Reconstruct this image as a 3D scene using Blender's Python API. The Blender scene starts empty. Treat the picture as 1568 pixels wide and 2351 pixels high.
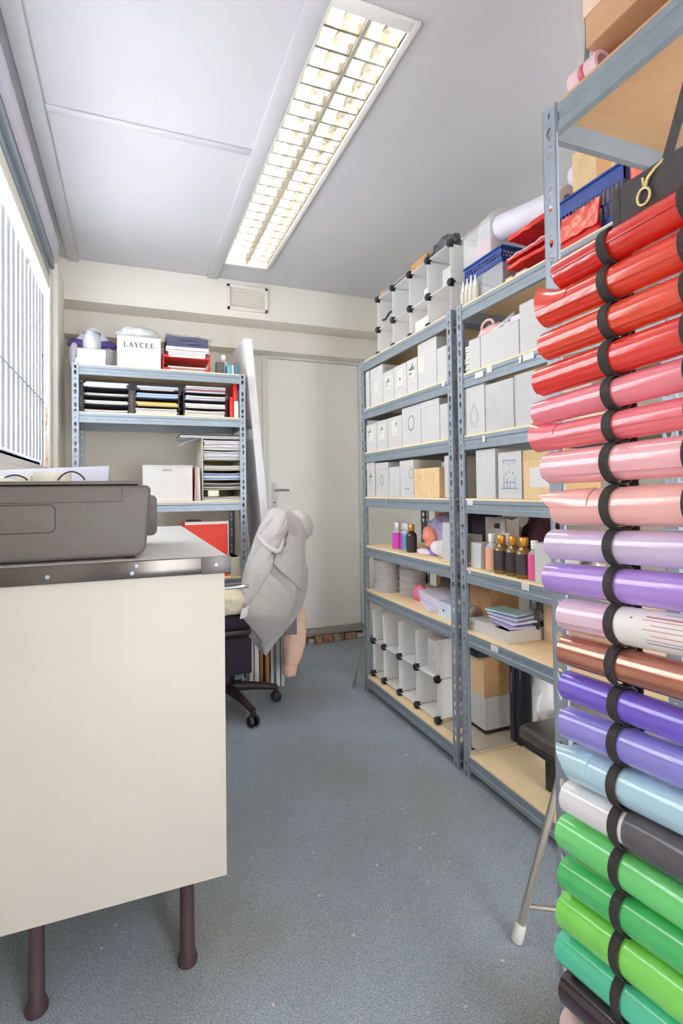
import bpy, bmesh, math, random
from mathutils import Vector, Matrix, noise as mnoise
random.seed(7)
S = bpy.context.scene
COL = S.collection
PI = math.pi

# ------------------------------------------------------------------ camera
cam_d = bpy.data.cameras.new('camera')
cam = bpy.data.objects.new('camera', cam_d)
COL.objects.link(cam)
S.camera = cam
cam_d.sensor_fit = 'AUTO'
cam_d.sensor_width = 36.0
cam_d.lens = 1224.1 / 2351 * 36.0
cam_d.shift_y = -(1175.5 - 1101.6) / 2351
cam_d.clip_start = 0.02
_yaw, _pit, _rol = math.radians(21.626), math.radians(1.129), math.radians(-0.711)
_f = Vector((math.sin(_yaw) * math.cos(_pit), math.cos(_yaw) * math.cos(_pit), math.sin(_pit)))
_r = Vector((math.cos(_yaw), -math.sin(_yaw), 0))
_u = _r.cross(_f)
_R = _r * math.cos(_rol) + _u * math.sin(_rol)
_U = -_r * math.sin(_rol) + _u * math.cos(_rol)
m3 = Matrix((_R, _U, -_f)).transposed()
cam.matrix_world = Matrix.Translation((0, 0, 1.10)) @ m3.to_4x4()

# ------------------------------------------------------------------ world, exposure
W = bpy.data.worlds.new('world')
S.world = W
W.use_nodes = True
bg = W.node_tree.nodes['Background']
bg.inputs[0].default_value = (0.93, 0.95, 1.0, 1)
bg.inputs[1].default_value = 7.5
S.view_settings.view_transform = 'Standard'
S.view_settings.look = 'None'
S.view_settings.gamma = 1
S.view_settings.use_curve_mapping = False
S.view_settings.exposure = 1.36
TUBE_POWER = 7.5
S.cycles.diffuse_bounces = 8
S.cycles.max_bounces = 14
S.cycles.transparent_max_bounces = 16

# ------------------------------------------------------------------ materials
def lin(v):
    v /= 255.0
    return v / 12.92 if v <= 0.04045 else ((v + 0.055) / 1.055) ** 2.4
def rgb(c): return (lin(c[0]), lin(c[1]), lin(c[2]), 1)
MATS = {}
def M(name, col, rough=0.6, metal=0.0, var=0.05, scale=14.0, bump=0.0, bscale=None, coat=0.0, emit=0.0,
      spec=0.5, trans=0.0, clear=0.0, stretch=None, sheen=0.0):
    """procedural material: noise-varied colour, optional bump, translucency and clear mix"""
    if name in MATS: return MATS[name]
    m = bpy.data.materials.new(name); m.use_nodes = True
    nt = m.node_tree; N = nt.nodes; L = nt.links
    b = N['Principled BSDF']; out = N['Material Output']
    tc = N.new('ShaderNodeTexCoord'); mp = N.new('ShaderNodeMapping')
    L.new(tc.outputs['Object'], mp.inputs[0])
    if stretch: mp.inputs['Scale'].default_value = stretch
    nz = N.new('ShaderNodeTexNoise'); nz.inputs['Scale'].default_value = scale
    nz.inputs['Detail'].default_value = 4
    L.new(mp.outputs[0], nz.inputs['Vector'])
    rp = N.new('ShaderNodeValToRGB')
    c = rgb(col)
    rp.color_ramp.elements[0].position = 0.3; rp.color_ramp.elements[1].position = 0.7
    rp.color_ramp.elements[0].color = (c[0] * (1 - var), c[1] * (1 - var), c[2] * (1 - var), 1)
    rp.color_ramp.elements[1].color = (min(1, c[0] * (1 + var)), min(1, c[1] * (1 + var)), min(1, c[2] * (1 + var)), 1)
    L.new(nz.outputs[0], rp.inputs[0]); L.new(rp.outputs[0], b.inputs['Base Color'])
    b.inputs['Roughness'].default_value = rough; b.inputs['Metallic'].default_value = metal
    b.inputs['Specular IOR Level'].default_value = spec
    b.inputs['Coat Weight'].default_value = coat; b.inputs['Coat Roughness'].default_value = 0.06
    b.inputs['Sheen Weight'].default_value = sheen
    if emit:
        b.inputs['Emission Color'].default_value = c; b.inputs['Emission Strength'].default_value = emit
    if bump:
        n2 = N.new('ShaderNodeTexNoise'); n2.inputs['Scale'].default_value = bscale or scale * 6
        n2.inputs['Detail'].default_value = 3
        L.new(mp.outputs[0], n2.inputs['Vector'])
        bp = N.new('ShaderNodeBump'); bp.inputs['Strength'].default_value = bump; bp.inputs['Distance'].default_value = 0.003
        L.new(n2.outputs[0], bp.inputs['Height']); L.new(bp.outputs[0], b.inputs['Normal'])
    src = b.outputs[0]
    if trans:
        t = N.new('ShaderNodeBsdfTranslucent'); L.new(rp.outputs[0], t.inputs[0])
        mx = N.new('ShaderNodeMixShader'); mx.inputs[0].default_value = trans
        L.new(src, mx.inputs[1]); L.new(t.outputs[0], mx.inputs[2]); src = mx.outputs[0]
    if clear:
        t = N.new('ShaderNodeBsdfTransparent'); t.inputs[0].default_value = (min(1, c[0] + .35), min(1, c[1] + .35), min(1, c[2] + .35), 1)
        mx = N.new('ShaderNodeMixShader'); mx.inputs[0].default_value = clear
        L.new(src, mx.inputs[1]); L.new(t.outputs[0], mx.inputs[2]); src = mx.outputs[0]
    L.new(src, out.inputs[0])
    MATS[name] = m
    return m

def carpet_mat():
    m = bpy.data.materials.new('carpet'); m.use_nodes = True
    nt = m.node_tree; N = nt.nodes; L = nt.links; b = N['Principled BSDF']
    tc = N.new('ShaderNodeTexCoord')
    def nz(s, d=3):
        n = N.new('ShaderNodeTexNoise'); n.inputs['Scale'].default_value = s; n.inputs['Detail'].default_value = d
        L.new(tc.outputs['Object'], n.inputs['Vector']); return n
    def ramp(n, a, ca, bb, cb):
        r = N.new('ShaderNodeValToRGB'); e = r.color_ramp.elements
        e[0].position = a; e[0].color = rgb(ca); e[1].position = bb; e[1].color = rgb(cb)
        L.new(n.outputs[0], r.inputs[0]); return r
    fine = ramp(nz(420, 2), .32, (114, 126, 143), .68, (186, 195, 206))
    big = ramp(nz(1.7, 4), .42, (255, 255, 255), .68, (236, 230, 212))
    mx = N.new('ShaderNodeMix'); mx.data_type = 'RGBA'; mx.blend_type = 'MULTIPLY'; mx.inputs[0].default_value = 1
    L.new(fine.outputs[0], mx.inputs[6]); L.new(big.outputs[0], mx.inputs[7])
    sp = ramp(nz(46, 1), .76, (0, 0, 0), .80, (255, 255, 255))
    m2 = N.new('ShaderNodeMix'); m2.data_type = 'RGBA'; m2.inputs[7].default_value = rgb((200, 198, 190))
    L.new(sp.outputs[0], m2.inputs[0]); L.new(mx.outputs[2], m2.inputs[6])
    L.new(m2.outputs[2], b.inputs['Base Color'])
    b.inputs['Roughness'].default_value = 0.95; b.inputs['Specular IOR Level'].default_value = 0.15
    bp = N.new('ShaderNodeBump'); bp.inputs['Strength'].default_value = .5; bp.inputs['Distance'].default_value = .004
    L.new(nz(300, 2).outputs[0], bp.inputs['Height']); L.new(bp.outputs[0], b.inputs['Normal'])
    return m

WALL = M('wall_paint', (230, 226, 216), .75, var=.02, scale=5, bump=.08, bscale=90)
CEIL = M('ceiling_paint', (202, 202, 206), .8, var=.015, scale=3, bump=.05, bscale=60)
TRIMC = M('ceiling_trim', (200, 200, 204), .6, var=.02, scale=9)
WHITEP = M('white_gloss_paint', (228, 227, 224), .4, var=.02, scale=9)
DOORP = M('door_paint', (246, 244, 237), .5, var=.02, scale=4)
STEEL = M('rack_steel_grey', (152, 162, 174), .42, .25, var=.06, scale=20, bump=.03)
STEELB = M('rack_steel_bright', (142, 154, 163), .4, .3, var=.05, scale=20)
MDF = M('chipboard', (243, 219, 176), .75, var=.04, scale=60, bump=.05)
WCARD = M('white_card', (200, 199, 198), .55, var=.02, scale=12)
WCARD2 = M('white_card_warm', (226, 223, 218), .6, var=.03, scale=12)
KRAFT = M('kraft_card', (196, 154, 108), .75, var=.08, scale=25, bump=.05)
KRAFTL = M('light_kraft_card', (224, 194, 148), .7, var=.06, scale=25)
STICK = M('sticker_paper', (218, 217, 213), .4, var=.02)
GREENP = M('print_green', (112, 140, 96), .6, var=.25, scale=80)
DARKP = M('print_dark', (52, 52, 58), .6, var=.1)
GREYP = M('print_grey', (168, 168, 160), .6, var=.1)
PINKP = M('print_pink', (240, 214, 210), .6, var=.05)
REDP = M('print_red', (196, 70, 66), .5, var=.1)
BLUEP = M('print_blue', (120, 142, 182), .6, var=.2, scale=60)
BLACKPL = M('black_plastic', (34, 33, 36), .4, var=.1)
DKGREY = M('dark_grey_fabric', (78, 74, 76), .85, var=.12, scale=90, bump=.15)
STRAPM = M('black_elastic_webbing', (50, 46, 44), .8, var=.15, scale=160, bump=.2)
CHROME = M('chrome', (205, 205, 205), .15, 1.0, var=.03)
ALU = M('polished_aluminium', (226, 222, 212), .16, 1.0, var=.02)
ALUB = M('satin_aluminium', (222, 220, 212), .3, .8, var=.02)
CUBE = M('frosted_plastic', (252, 252, 252), .35, var=.0, trans=.3, clear=.10)
CLEARP = M('clear_plastic', (236, 238, 242), .12, var=.02, clear=.72)
FILM = M('clear_film', (225, 226, 228), .16, var=.05, bump=.6, bscale=30, clear=.5)
LINER = M('release_liner', (238, 232, 216), .5, var=.02)
PAPER = M('paper', (232, 230, 230), .7, var=.03)
PAPERB = M('paper_bluish', (208, 210, 226), .7, var=.04)
PAPERC = M('paper_cream', (226, 222, 206), .7, var=.04)
REDPL = M('red_plastic', (206, 40, 34), .35, var=.06)
BLUEPL = M('blue_plastic', (38, 72, 150), .35, var=.06)

# ------------------------------------------------------------------ geometry helpers
class G:
    def __init__(self): self.v = []; self.f = []; self.mi = []
    def add(self, vs, fs, mi=0):
        o = len(self.v)
        self.v += [Vector(p) for p in vs]
        self.f += [tuple(i + o for i in f) for f in fs]; self.mi += [mi] * len(fs)
        return self
    def box(self, lo, hi, mi=0):
        x0, y0, z0 = lo; x1, y1, z1 = hi
        return self.add([(x0, y0, z0), (x1, y0, z0), (x1, y1, z0), (x0, y1, z0), (x0, y0, z1), (x1, y0, z1), (x1, y1, z1), (x0, y1, z1)],
                        [(0, 3, 2, 1), (4, 5, 6, 7), (0, 1, 5, 4), (1, 2, 6, 5), (2, 3, 7, 6), (3, 0, 4, 7)], mi)
    def prism(self, poly, axis, a, b, mi=0):
        """poly: 2-D points in the two other axes (x,y / x,z / y,z order), extruded from a to b"""
        def P(p, t):
            return {'z': (p[0], p[1], t), 'y': (p[0], t, p[1]), 'x': (t, p[0], p[1])}[axis]
        n = len(poly)
        vs = [P(p, a) for p in poly] + [P(p, b) for p in poly]
        fs = [(i, (i + 1) % n, n + (i + 1) % n, n + i) for i in range(n)] + [tuple(range(n - 1, -1, -1)), tuple(range(n, 2 * n))]
        return self.add(vs, fs, mi)
    def lathe(self, c, prof, n=20, axis=(0, 0, 1), mi=0, cap=True):
        """prof: (radius, height) list along axis from point c"""
        a = Vector(axis).normalized(); c = Vector(c)
        u = a.orthogonal().normalized(); w = a.cross(u)
        vs = []; fs = []
        for r, h in prof:
            for k in range(n):
                t = 2 * PI * k / n
                vs.append(c + a * h + (u * math.cos(t) + w * math.sin(t)) * r)
        for i in range(len(prof) - 1):
            for k in range(n):
                k2 = (k + 1) % n
                fs.append((i * n + k, i * n + k2, (i + 1) * n + k2, (i + 1) * n + k))
        if cap:
            fs.append(tuple(range(n - 1, -1, -1))); fs.append(tuple(range((len(prof) - 1) * n, len(prof) * n)))
        return self.add(vs, fs, mi)
    def tube(self, path, r, n=8, mi=0):
        pts = [Vector(p) for p in path]; vs = []; fs = []
        prev = None
        for i, p in enumerate(pts):
            d = (pts[min(i + 1, len(pts) - 1)] - pts[max(i - 1, 0)]).normalized()
            u = d.orthogonal().normalized() if prev is None else (prev - d * prev.dot(d)).normalized()
            prev = u; w = d.cross(u)
            rr = r[i] if isinstance(r, (list, tuple)) else r
            for k in range(n):
                t = 2 * PI * k / n; vs.append(p + (u * math.cos(t) + w * math.sin(t)) * rr)
        for i in range(len(pts) - 1):
            for k in range(n):
                k2 = (k + 1) % n; fs.append((i * n + k, i * n + k2, (i + 1) * n + k2, (i + 1) * n + k))
        fs.append(tuple(range(n - 1, -1, -1))); fs.append(tuple(range((len(pts) - 1) * n, len(pts) * n)))
        return self.add(vs, fs, mi)
    def ribbon(self, path, side, t, mi=0):
        """flat band: path points, half-width vector side, thickness vector t"""
        vs = []; fs = []
        s = Vector(side)
        for p, tt in zip(path, t if isinstance(t, list) else [t] * len(path)):
            p = Vector(p); tt = Vector(tt)
            vs += [p - s, p + s, p + s + tt, p - s + tt]
        for i in range(len(path) - 1):
            for k in range(4):
                k2 = (k + 1) % 4; fs.append((i * 4 + k, i * 4 + k2, i * 4 + 4 + k2, i * 4 + 4 + k))
        n = len(path) - 1
        fs += [(3, 2, 1, 0), (n * 4, n * 4 + 1, n * 4 + 2, n * 4 + 3)]
        return self.add(vs, fs, mi)
    def grid(self, fn, nu, nv, mi=0, thick=0.0):
        """surface fn(u,v) u,v in 0..1, given thickness"""
        vs = [Vector(fn(i / nu, j / nv)) for j in range(nv + 1) for i in range(nu + 1)]
        W_ = nu + 1
        fs = [(j * W_ + i, j * W_ + i + 1, (j + 1) * W_ + i + 1, (j + 1) * W_ + i) for j in range(nv) for i in range(nu)]
        if not thick: return self.add(vs, fs, mi)
        nr = [Vector((0, 0, 0)) for _ in vs]
        for f in fs:
            n = (vs[f[1]] - vs[f[0]]).cross(vs[f[3]] - vs[f[0]])
            for i in f: nr[i] += n
        o = len(vs)
        v2 = [v - n.normalized() * thick for v, n in zip(vs, nr)]
        fs2 = [tuple(o + i for i in reversed(f)) for f in fs]
        edge = [i for i in range(W_)] + [j * W_ + nu for j in range(1, nv + 1)] + [nv * W_ + i for i in range(nu - 1, -1, -1)] + [j * W_ for j in range(nv - 1, 0, -1)]
        rim = [(edge[(k + 1) % len(edge)], edge[k], o + edge[k], o + edge[(k + 1) % len(edge)]) for k in range(len(edge))]
        return self.add(vs + v2, fs + fs2 + rim, mi)
    def xf(self, mat):
        self.v = [mat @ v for v in self.v]; return self
    def rotz(self, ang, c):
        c = Vector(c); return self.xf(Matrix.Translation(c) @ Matrix.Rotation(ang, 4, 'Z') @ Matrix.Translation(-c))
    def rot(self, ang, axis, c):
        c = Vector(c); return self.xf(Matrix.Translation(c) @ Matrix.Rotation(ang, 4, axis) @ Matrix.Translation(-c))

def mesh_from(g, name, base, mats, bevel=0, seg=2, smooth=None):
    me = bpy.data.meshes.new(name)
    me.from_pydata([tuple(v - base) for v in g.v], [], g.f)
    mats = mats if isinstance(mats, (list, tuple)) else [mats]
    for m in mats: me.materials.append(m)
    for p, i in zip(me.polygons, g.mi): p.material_index = i
    bm = bmesh.new(); bm.from_mesh(me)
    bmesh.ops.recalc_face_normals(bm, faces=bm.faces)
    if bevel:
        ed = [e for e in bm.edges if len(e.link_faces) == 2 and e.calc_face_angle(0) > 0.5]
        bmesh.ops.bevel(bm, geom=ed, offset=bevel, segments=seg, affect='EDGES', profile=.5, clamp_overlap=True)
    bm.to_mesh(me); bm.free()
    if smooth or (bevel and smooth is None):
        for p in me.polygons: p.use_smooth = True
        me.set_sharp_from_angle(angle=math.radians(smooth or 38))
    return me

BASE = {}
def tag(o, label=None, cat=None, group=None, kind=None):
    if label: o['label'] = label
    if cat: o['category'] = cat
    if group: o['group'] = group
    if kind: o['kind'] = kind
    return o
def thing(name, base, label, cat, group=None):
    o = bpy.data.objects.new(name, None); COL.objects.link(o)
    o.empty_display_size = .05
    o.location = base; BASE[o.name] = Vector(base)
    return tag(o, label, cat, group)
def root_base(o):
    while o.parent: o = o.parent
    return BASE[o.name]
def part(name, g, m, parent, bevel=0, seg=2, smooth=None, label=None, kind=None):
    me = mesh_from(g, name, root_base(parent), m, bevel, seg, smooth)
    o = bpy.data.objects.new(name, me); COL.objects.link(o); o.parent = parent
    return tag(o, label, None, None, kind)
def single(name, g, m, label, cat, group=None, bevel=0, seg=2, smooth=None, kind=None):
    xs = [v.x for v in g.v]; ys = [v.y for v in g.v]; zs = [v.z for v in g.v]
    b = Vector(((min(xs) + max(xs)) / 2, (min(ys) + max(ys)) / 2, min(zs)))
    me = mesh_from(g, name, b, m, bevel, seg, smooth)
    o = bpy.data.objects.new(name, me); COL.objects.link(o); o.location = b; BASE[o.name] = b
    return tag(o, label, cat, group, kind)
def struct(name, g, m, bevel=0, smooth=None, label=None):
    o = single(name, g, m, label, None, None, bevel, 2, smooth, 'structure')
    return o
def link_copy(src, parent, name=None):
    o = src.copy(); COL.objects.link(o); o.parent = parent; return o
def shared(name, me, parent, loc=(0, 0, 0), rz=0, scale=None):
    o = bpy.data.objects.new(name, me); COL.objects.link(o); o.parent = parent
    o.location = Vector(loc) - root_base(parent); o.rotation_euler = (0, 0, rz)
    if scale: o.scale = scale
    return o
def fbm(p, s=1.0):
    return mnoise.fractal(Vector(p) * s, 1.0, 2.0, 3)

# ------------------------------------------------------------------ the room
XL, XR, YB, YF, ZC = -0.37, 1.92, 3.70, -1.7, 2.45
struct('floor', G().box((XL - .3, YF, -.06), (XR + .2, YB + .2, 0)), carpet_mat(), label='blue grey flecked office carpet')
# light recess in the ceiling
LX0, LX1, LY0, LY1 = .515, .775, 1.345, 3.13
g = G()
g.box((XL - .3, YF, ZC), (LX0, YB + .2, ZC + .1)); g.box((LX1, YF, ZC), (XR + .2, YB + .2, ZC + .1))
g.box((LX0, YF, ZC), (LX1, LY0, ZC + .1)); g.box((LX0, LY1, ZC), (LX1, YB + .2, ZC + .1))
struct('ceiling', g, CEIL, label='white boarded ceiling')
# left wall with window opening Y .9..3.03, z 1.2..2.25
WY0, WY1, WZ0, WZ1 = 1.40, 3.03, 1.20, 2.27
g = G()
g.box((XL - .2, YF, 0), (XL, YB, WZ0)); g.box((XL - .2, YF, WZ1), (XL, YB, ZC))
g.box((XL - .2, YF, WZ0), (XL, WY0, WZ1)); g.box((XL - .2, WY1, WZ0), (XL, YB, WZ1))
struct('wall_left', g, WALL, label='cream painted wall with the window')
struct('wall_right', G().box((XR, YF, 0), (XR + .1, YB, ZC)), WALL, label='cream painted wall behind the racks')
g = G()
g.box((XL, YF - .1, 0), (.55, YF, ZC)); g.box((1.35, YF - .1, 0), (XR, YF, ZC)); g.box((.55, YF - .1, 2.0), (1.35, YF, ZC))  # unseen front wall; opening added and sized to let daylight fill the room
struct('wall_front', g, WALL, label='cream wall behind the camera with an opening added for light')
# back wall with door opening
DX0, DX1, DZ0, DZ1 = .915, 1.615, .10, 2.045
g = G()
g.box((XL - .2, YB, 0), (DX0 - .03, YB + .15, ZC)); g.box((DX1 + .03, YB, 0), (XR + .1, YB + .15, ZC))
g.box((DX0 - .03, YB, DZ1 + .03), (DX1 + .03, YB + .15, ZC)); g.box((DX0 - .03, YB + .1, 0), (DX1 + .03, YB + .15, DZ1 + .03))
wall_back = struct('wall_back', g, WALL, label='cream back wall around the door')
struct('trim_1', G().box((XL, 3.38, 2.21), (XR, YB, ZC)), WALL, bevel=.004, label='boxed bulkhead under the ceiling on the back wall')
struct('trim_2', G().box((XL, 3.56, 2.06), (XR, YB, 2.21)), WALL, bevel=.004, label='narrow ledge under the bulkhead above the door')
# ceiling trims
struct('trim_3', G().box((-.325, YF, 2.43), (-.27, 3.38, ZC)), TRIMC, bevel=.003, label='flat cover board along the ceiling by the window')
struct('trim_4', G().box((-.27, 2.058, 2.441), (.452, 2.088, ZC)), TRIMC, bevel=.003, label='thin joint strip across the ceiling')
struct('trim_5', G().box((.452, YF, 2.436), (LX0, 3.38, ZC)), TRIMC, bevel=.003, label='flat cover board beside the ceiling light')
struct('trim_6', G().box((XL, 3.10, 0), (XL + .025, 3.38, 2.30)), WALL, bevel=.004, label='boxed upright beside the window')

# door
door = struct('door_1', G().box((DX0, 3.705, DZ0), (DX1, 3.745, DZ1)), DOORP, bevel=.003, label='plain flush cream door with lever handle')
def dpart(n, g, m, p=door, **k): return part(n, g, m, p, **k)
fr = G()
fr.box((DX0 - .045, 3.685, 0), (DX0 - .002, 3.75, DZ1 + .045)); fr.box((DX1 + .002, 3.685, 0), (DX1 + .04, 3.75, DZ1 + .045))
fr.box((DX0 - .002, 3.685, DZ1 + .002), (DX1 + .002, 3.75, DZ1 + .045))
dpart('door_frame', fr, WHITEP, bevel=.003)
hp = dpart('handle_plate', G().box((.935, 3.697, .97), (.975, 3.705, 1.16)), WHITEP, bevel=.003, label='white lever handle plate')
g = G().tube([(.953, 3.697, 1.105), (.953, 3.662, 1.105)], .009, 12); g.tube([(.945, 3.66, 1.105), (.99, 3.657, 1.107), (1.05, 3.662, 1.105)], [.009, .0085, .007], 10)
dpart('lever', g, CHROME, hp, smooth=50)
dpart('keyhole', G().lathe((.953, 3.6975, 1.02), [(.0065, 0), (.006, -.002), (.001, -.0025)], 12, (0, 1, 0)), DARKP, hp)
dpart('latch_keep', G().box((.938, 3.695, .972), (.972, 3.697, .985)), CHROME, hp)
thr = struct('trim_7', G().box((DX0 - .03, 3.66, .055), (DX1 + .03, 3.76, .098)), M('threshold_grey', (150, 146, 140), .7, var=.1), bevel=.003, label='grey worn threshold under the door')
rub = [M('broken_brick', (172, 132, 108), .9, var=.25, scale=40, bump=.4), M('broken_mortar', (176, 164, 146), .9, var=.2, scale=40, bump=.4)]
x = DX0 + .02; k = 0
while x < 1.6:
    w = random.uniform(.035, .095); w = min(w, 1.62 - x)
    g = G().box((x, 3.645 + random.uniform(0, .02), 0), (x + w - .006, 3.70, random.uniform(.035, .054)))
    for v in g.v: v.x += random.uniform(-.004, .004); v.y += random.uniform(-.006, .006)
    part('brick', g, rub[k % 3 == 1], thr, bevel=.005)
    x += w; k += 1
# air vent on the bulkhead
vt = thing('air_vent', (.75, 3.378, 2.262), 'white louvred plastic air vent on the bulkhead', 'vent')
vx0, vx1, vz0, vz1 = .575, .835, 2.255, 2.415
g = G()
for a, b in (((vx0, vz0), (vx1, vz0 + .018)), ((vx0, vz1 - .018), (vx1, vz1)), ((vx0, vz0), (vx0 + .018, vz1)), ((vx1 - .018, vz0), (vx1, vz1))):
    g.box((a[0], 3.364, a[1]), (b[0], 3.38, b[1]))
part('frame', g, WALL, vt, bevel=.002)
part('backing', G().box((vx0 + .01, 3.376, vz0 + .01), (vx1 - .01, 3.3795, vz1 - .01)), M('vent_backing', (228, 224, 214), .8), vt)  # pale plate behind the slats, close to the wall colour
me = None
for c in range(3):
    for r in range(8):
        xa = vx0 + .022 + c * .073; za = vz0 + .024 + r * .0145
        if me is None:
            me = mesh_from(G().prism([(3.366, .0), (3.3655, .002), (3.3755, .011), (3.3755, .008)], 'x', 0, .068), 'slat', Vector((0, 3.37, 0)), WALL)
        shared('slat', me, vt, (xa, 3.37, za))

# ------------------------------------------------------------------ window, grille, roller shutter box
win = struct('window_1', G().box((XL - .15, WY0, WZ0), (XL - .002, WY1, WZ0 + .03)), WHITEP, bevel=.004, label='white framed window behind a white security grille')
FROST = M('bright_window_glass', (236, 240, 248), .2, var=.01, trans=.4, clear=.92)
for a, b in ((WY0 + .05, 2.17), (2.23, WY1 - .05)):
    part('pane', G().box((-.497, a, WZ0 + .06), (-.492, b, WZ1 - .12)), FROST, win)
fr = G()
fr.box((-.52, WY0, WZ0 + .03), (-.47, WY0 + .06, WZ1)); fr.box((-.52, WY1 - .06, WZ0 + .03), (-.47, WY1, WZ1))
fr.box((-.52, WY0 + .06, WZ0 + .03), (-.47, WY1 - .06, WZ0 + .08)); fr.box((-.52, WY0 + .06, WZ1 - .13), (-.47, WY1 - .06, WZ1)); fr.box((-.52, 2.17, WZ0 + .08), (-.47, 2.23, WZ1 - .13))
part('window_frame', fr, WHITEP, win, bevel=.004)
stain = M('rust_stain', (200, 166, 136), .9, var=.3, scale=50, bump=.2)
g = G().box((-.464, WY1 - .012, WZ0 + .03), (XL - .001, WY1, WZ1 - .001))
part('jamb', g, WHITEP, win, bevel=.002)
for z0, z1, w in ((1.23, 1.31, .007), (1.30, 1.40, .004), (1.40, 1.46, .003), (1.44, 1.55, .006), (1.62, 1.66, .002), (1.74, 1.78, .003)):
    part('rust_patch', G().prism([(-.392, z0), (-.392 + w, z0 + .01), (-.392 + w * 1.5, (z0 + z1) / 2), (-.392 + w * .6, z1), (-.392 - w * .4, z1 - .012), (-.392 - w, z0 + .02)], 'y', WY1 - .0135, WY1 - .012), stain, win)
gr = thing('window_grille', (-.405, 1.9, WZ0 + .03), 'white folding steel security grille of upright slats inside the window', 'grille')
GRM = M('grille_white', (212, 218, 230), .45, var=.02)
me = mesh_from(G().prism([(-.404, -.026), (-.398, -.026), (-.396, -.018), (-.396, .018), (-.398, .026), (-.404, .026), (-.402, .018), (-.402, -.018)], 'z', WZ0 + .06, WZ1 - .19), 'slat', Vector((-.4, 0, WZ0)), GRM)
y = WY0 + .07
while y < WY1 - .06:
    shared('slat', me, gr, (-.4, y, WZ0)); y += .088
for z in (WZ0 + .05, 1.545, WZ1 - .19):
    part('rail', G().box((-.412, WY0 + .02, z - .012), (-.405, WY1 - .03, z + .012)), GRM, gr, bevel=.002)
part('centre_rail', G().box((-.3955, WY0 + .02, 1.55), (-.3925, WY1 - .03, 1.556)), M('grille_joint', (172, 178, 190), .5), gr)
for z in (1.45, 1.78): part('bolt', G().lathe((-.396, WY1 - .08, z), [(.007, 0), (.006, .003), (.002, .004)], 10, (1, 0, 0)), STEEL, gr)
part('end_post', G().box((-.412, WY1 - .105, WZ0 + .035), (-.397, WY1 - .03, WZ1 - .18)), GRM, gr, bevel=.002)
part('lower_bar', G().box((-.412, WY0 + .02, WZ0 + .031), (-.405, WY1 - .03, WZ0 + .05)), GRM, gr)
rs = thing('roller_shutter_box', (-.352, 1.5, 2.30), 'pale lilac roller blind box running along the top of the window', 'shutter')
LIL = M('lilac_white', (206, 203, 216), .45, var=.02)
pr = [(XL, 2.305)] + [(XL - .002 + .036 * math.cos(t), 2.368 + .062 * math.sin(t)) for t in [(-PI / 2) + PI * k / 12 for k in range(13)]] + [(XL, 2.43)]
part('casing', G().prism(pr, 'y', WY0 - .2, 3.06), LIL, rs, smooth=40)
part('slot', G().box((XL - .003, WY0 - .2, 2.288), (XL + .012, 3.05, 2.304)), DARKP, rs)
part('guide_rail', G().box((XL - .006, WY0 - .2, 2.245), (XL + .016, 3.05, 2.286)), STEELB, rs, bevel=.004)
part('lower_rail', G().box((XL - .03, WY0 - .2, 2.135), (XL - .004, 3.02, 2.20)), WALL, rs, bevel=.006)
part('head_rail', G().box((XL - .02, WY0 - .2, 2.20), (XL - .001, 3.02, 2.243)), STEELB, rs, bevel=.004)

# ------------------------------------------------------------------ ceiling light
cl = thing('ceiling_light', ((LX0 + LX1) / 2, (LY0 + LY1) / 2, ZC - .012), 'long recessed twin fluorescent light with mirrored louvre cells', 'ceiling light')
ZT = ZC + .075
g = G(); g.box((LX0, LY0, ZT), (LX1, LY1, ZT + .004)); g.box((LX0, LY0, ZC), (LX0 + .003, LY1, ZT)); g.box((LX1 - .003, LY0, ZC), (LX1, LY1, ZT))
g.box((LX0, LY0, ZC), (LX1, LY0 + .003, ZT)); g.box((LX0, LY1 - .003, ZC), (LX1, LY1, ZT))
part('housing', g, WHITEP, cl)
g = G(); g.box((LX0 - .004, LY0 - .03, ZC - .012), (LX0 + .008, LY1 + .01, ZC)); g.box((LX1 - .008, LY0 - .03, ZC - .012), (LX1 + .012, LY1 + .01, ZC))
g.box((LX0 + .008, LY0 - .03, ZC - .012), (LX1 - .008, LY0 + .008, ZC)); g.box((LX0 + .008, LY1 - .008, ZC - .012), (LX1 - .008, LY1 + .01, ZC))
part('frame', g, WHITEP, cl, bevel=.002)
MIDX = (LX0 + LX1) / 2
part('spine', G().prism([(MIDX - .006, ZC - .004), (MIDX + .006, ZC - .004), (MIDX + .002, ZC + .05), (MIDX - .002, ZC + .05)], 'y', LY0 + .008, LY1 - .008), ALUB, cl)
TUBE = M('lit_tube', (255, 248, 232), .4, var=.0, emit=TUBE_POWER)
halves = ((LX0 + .008, MIDX - .006), (MIDX + .006, LX1 - .008))
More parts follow.
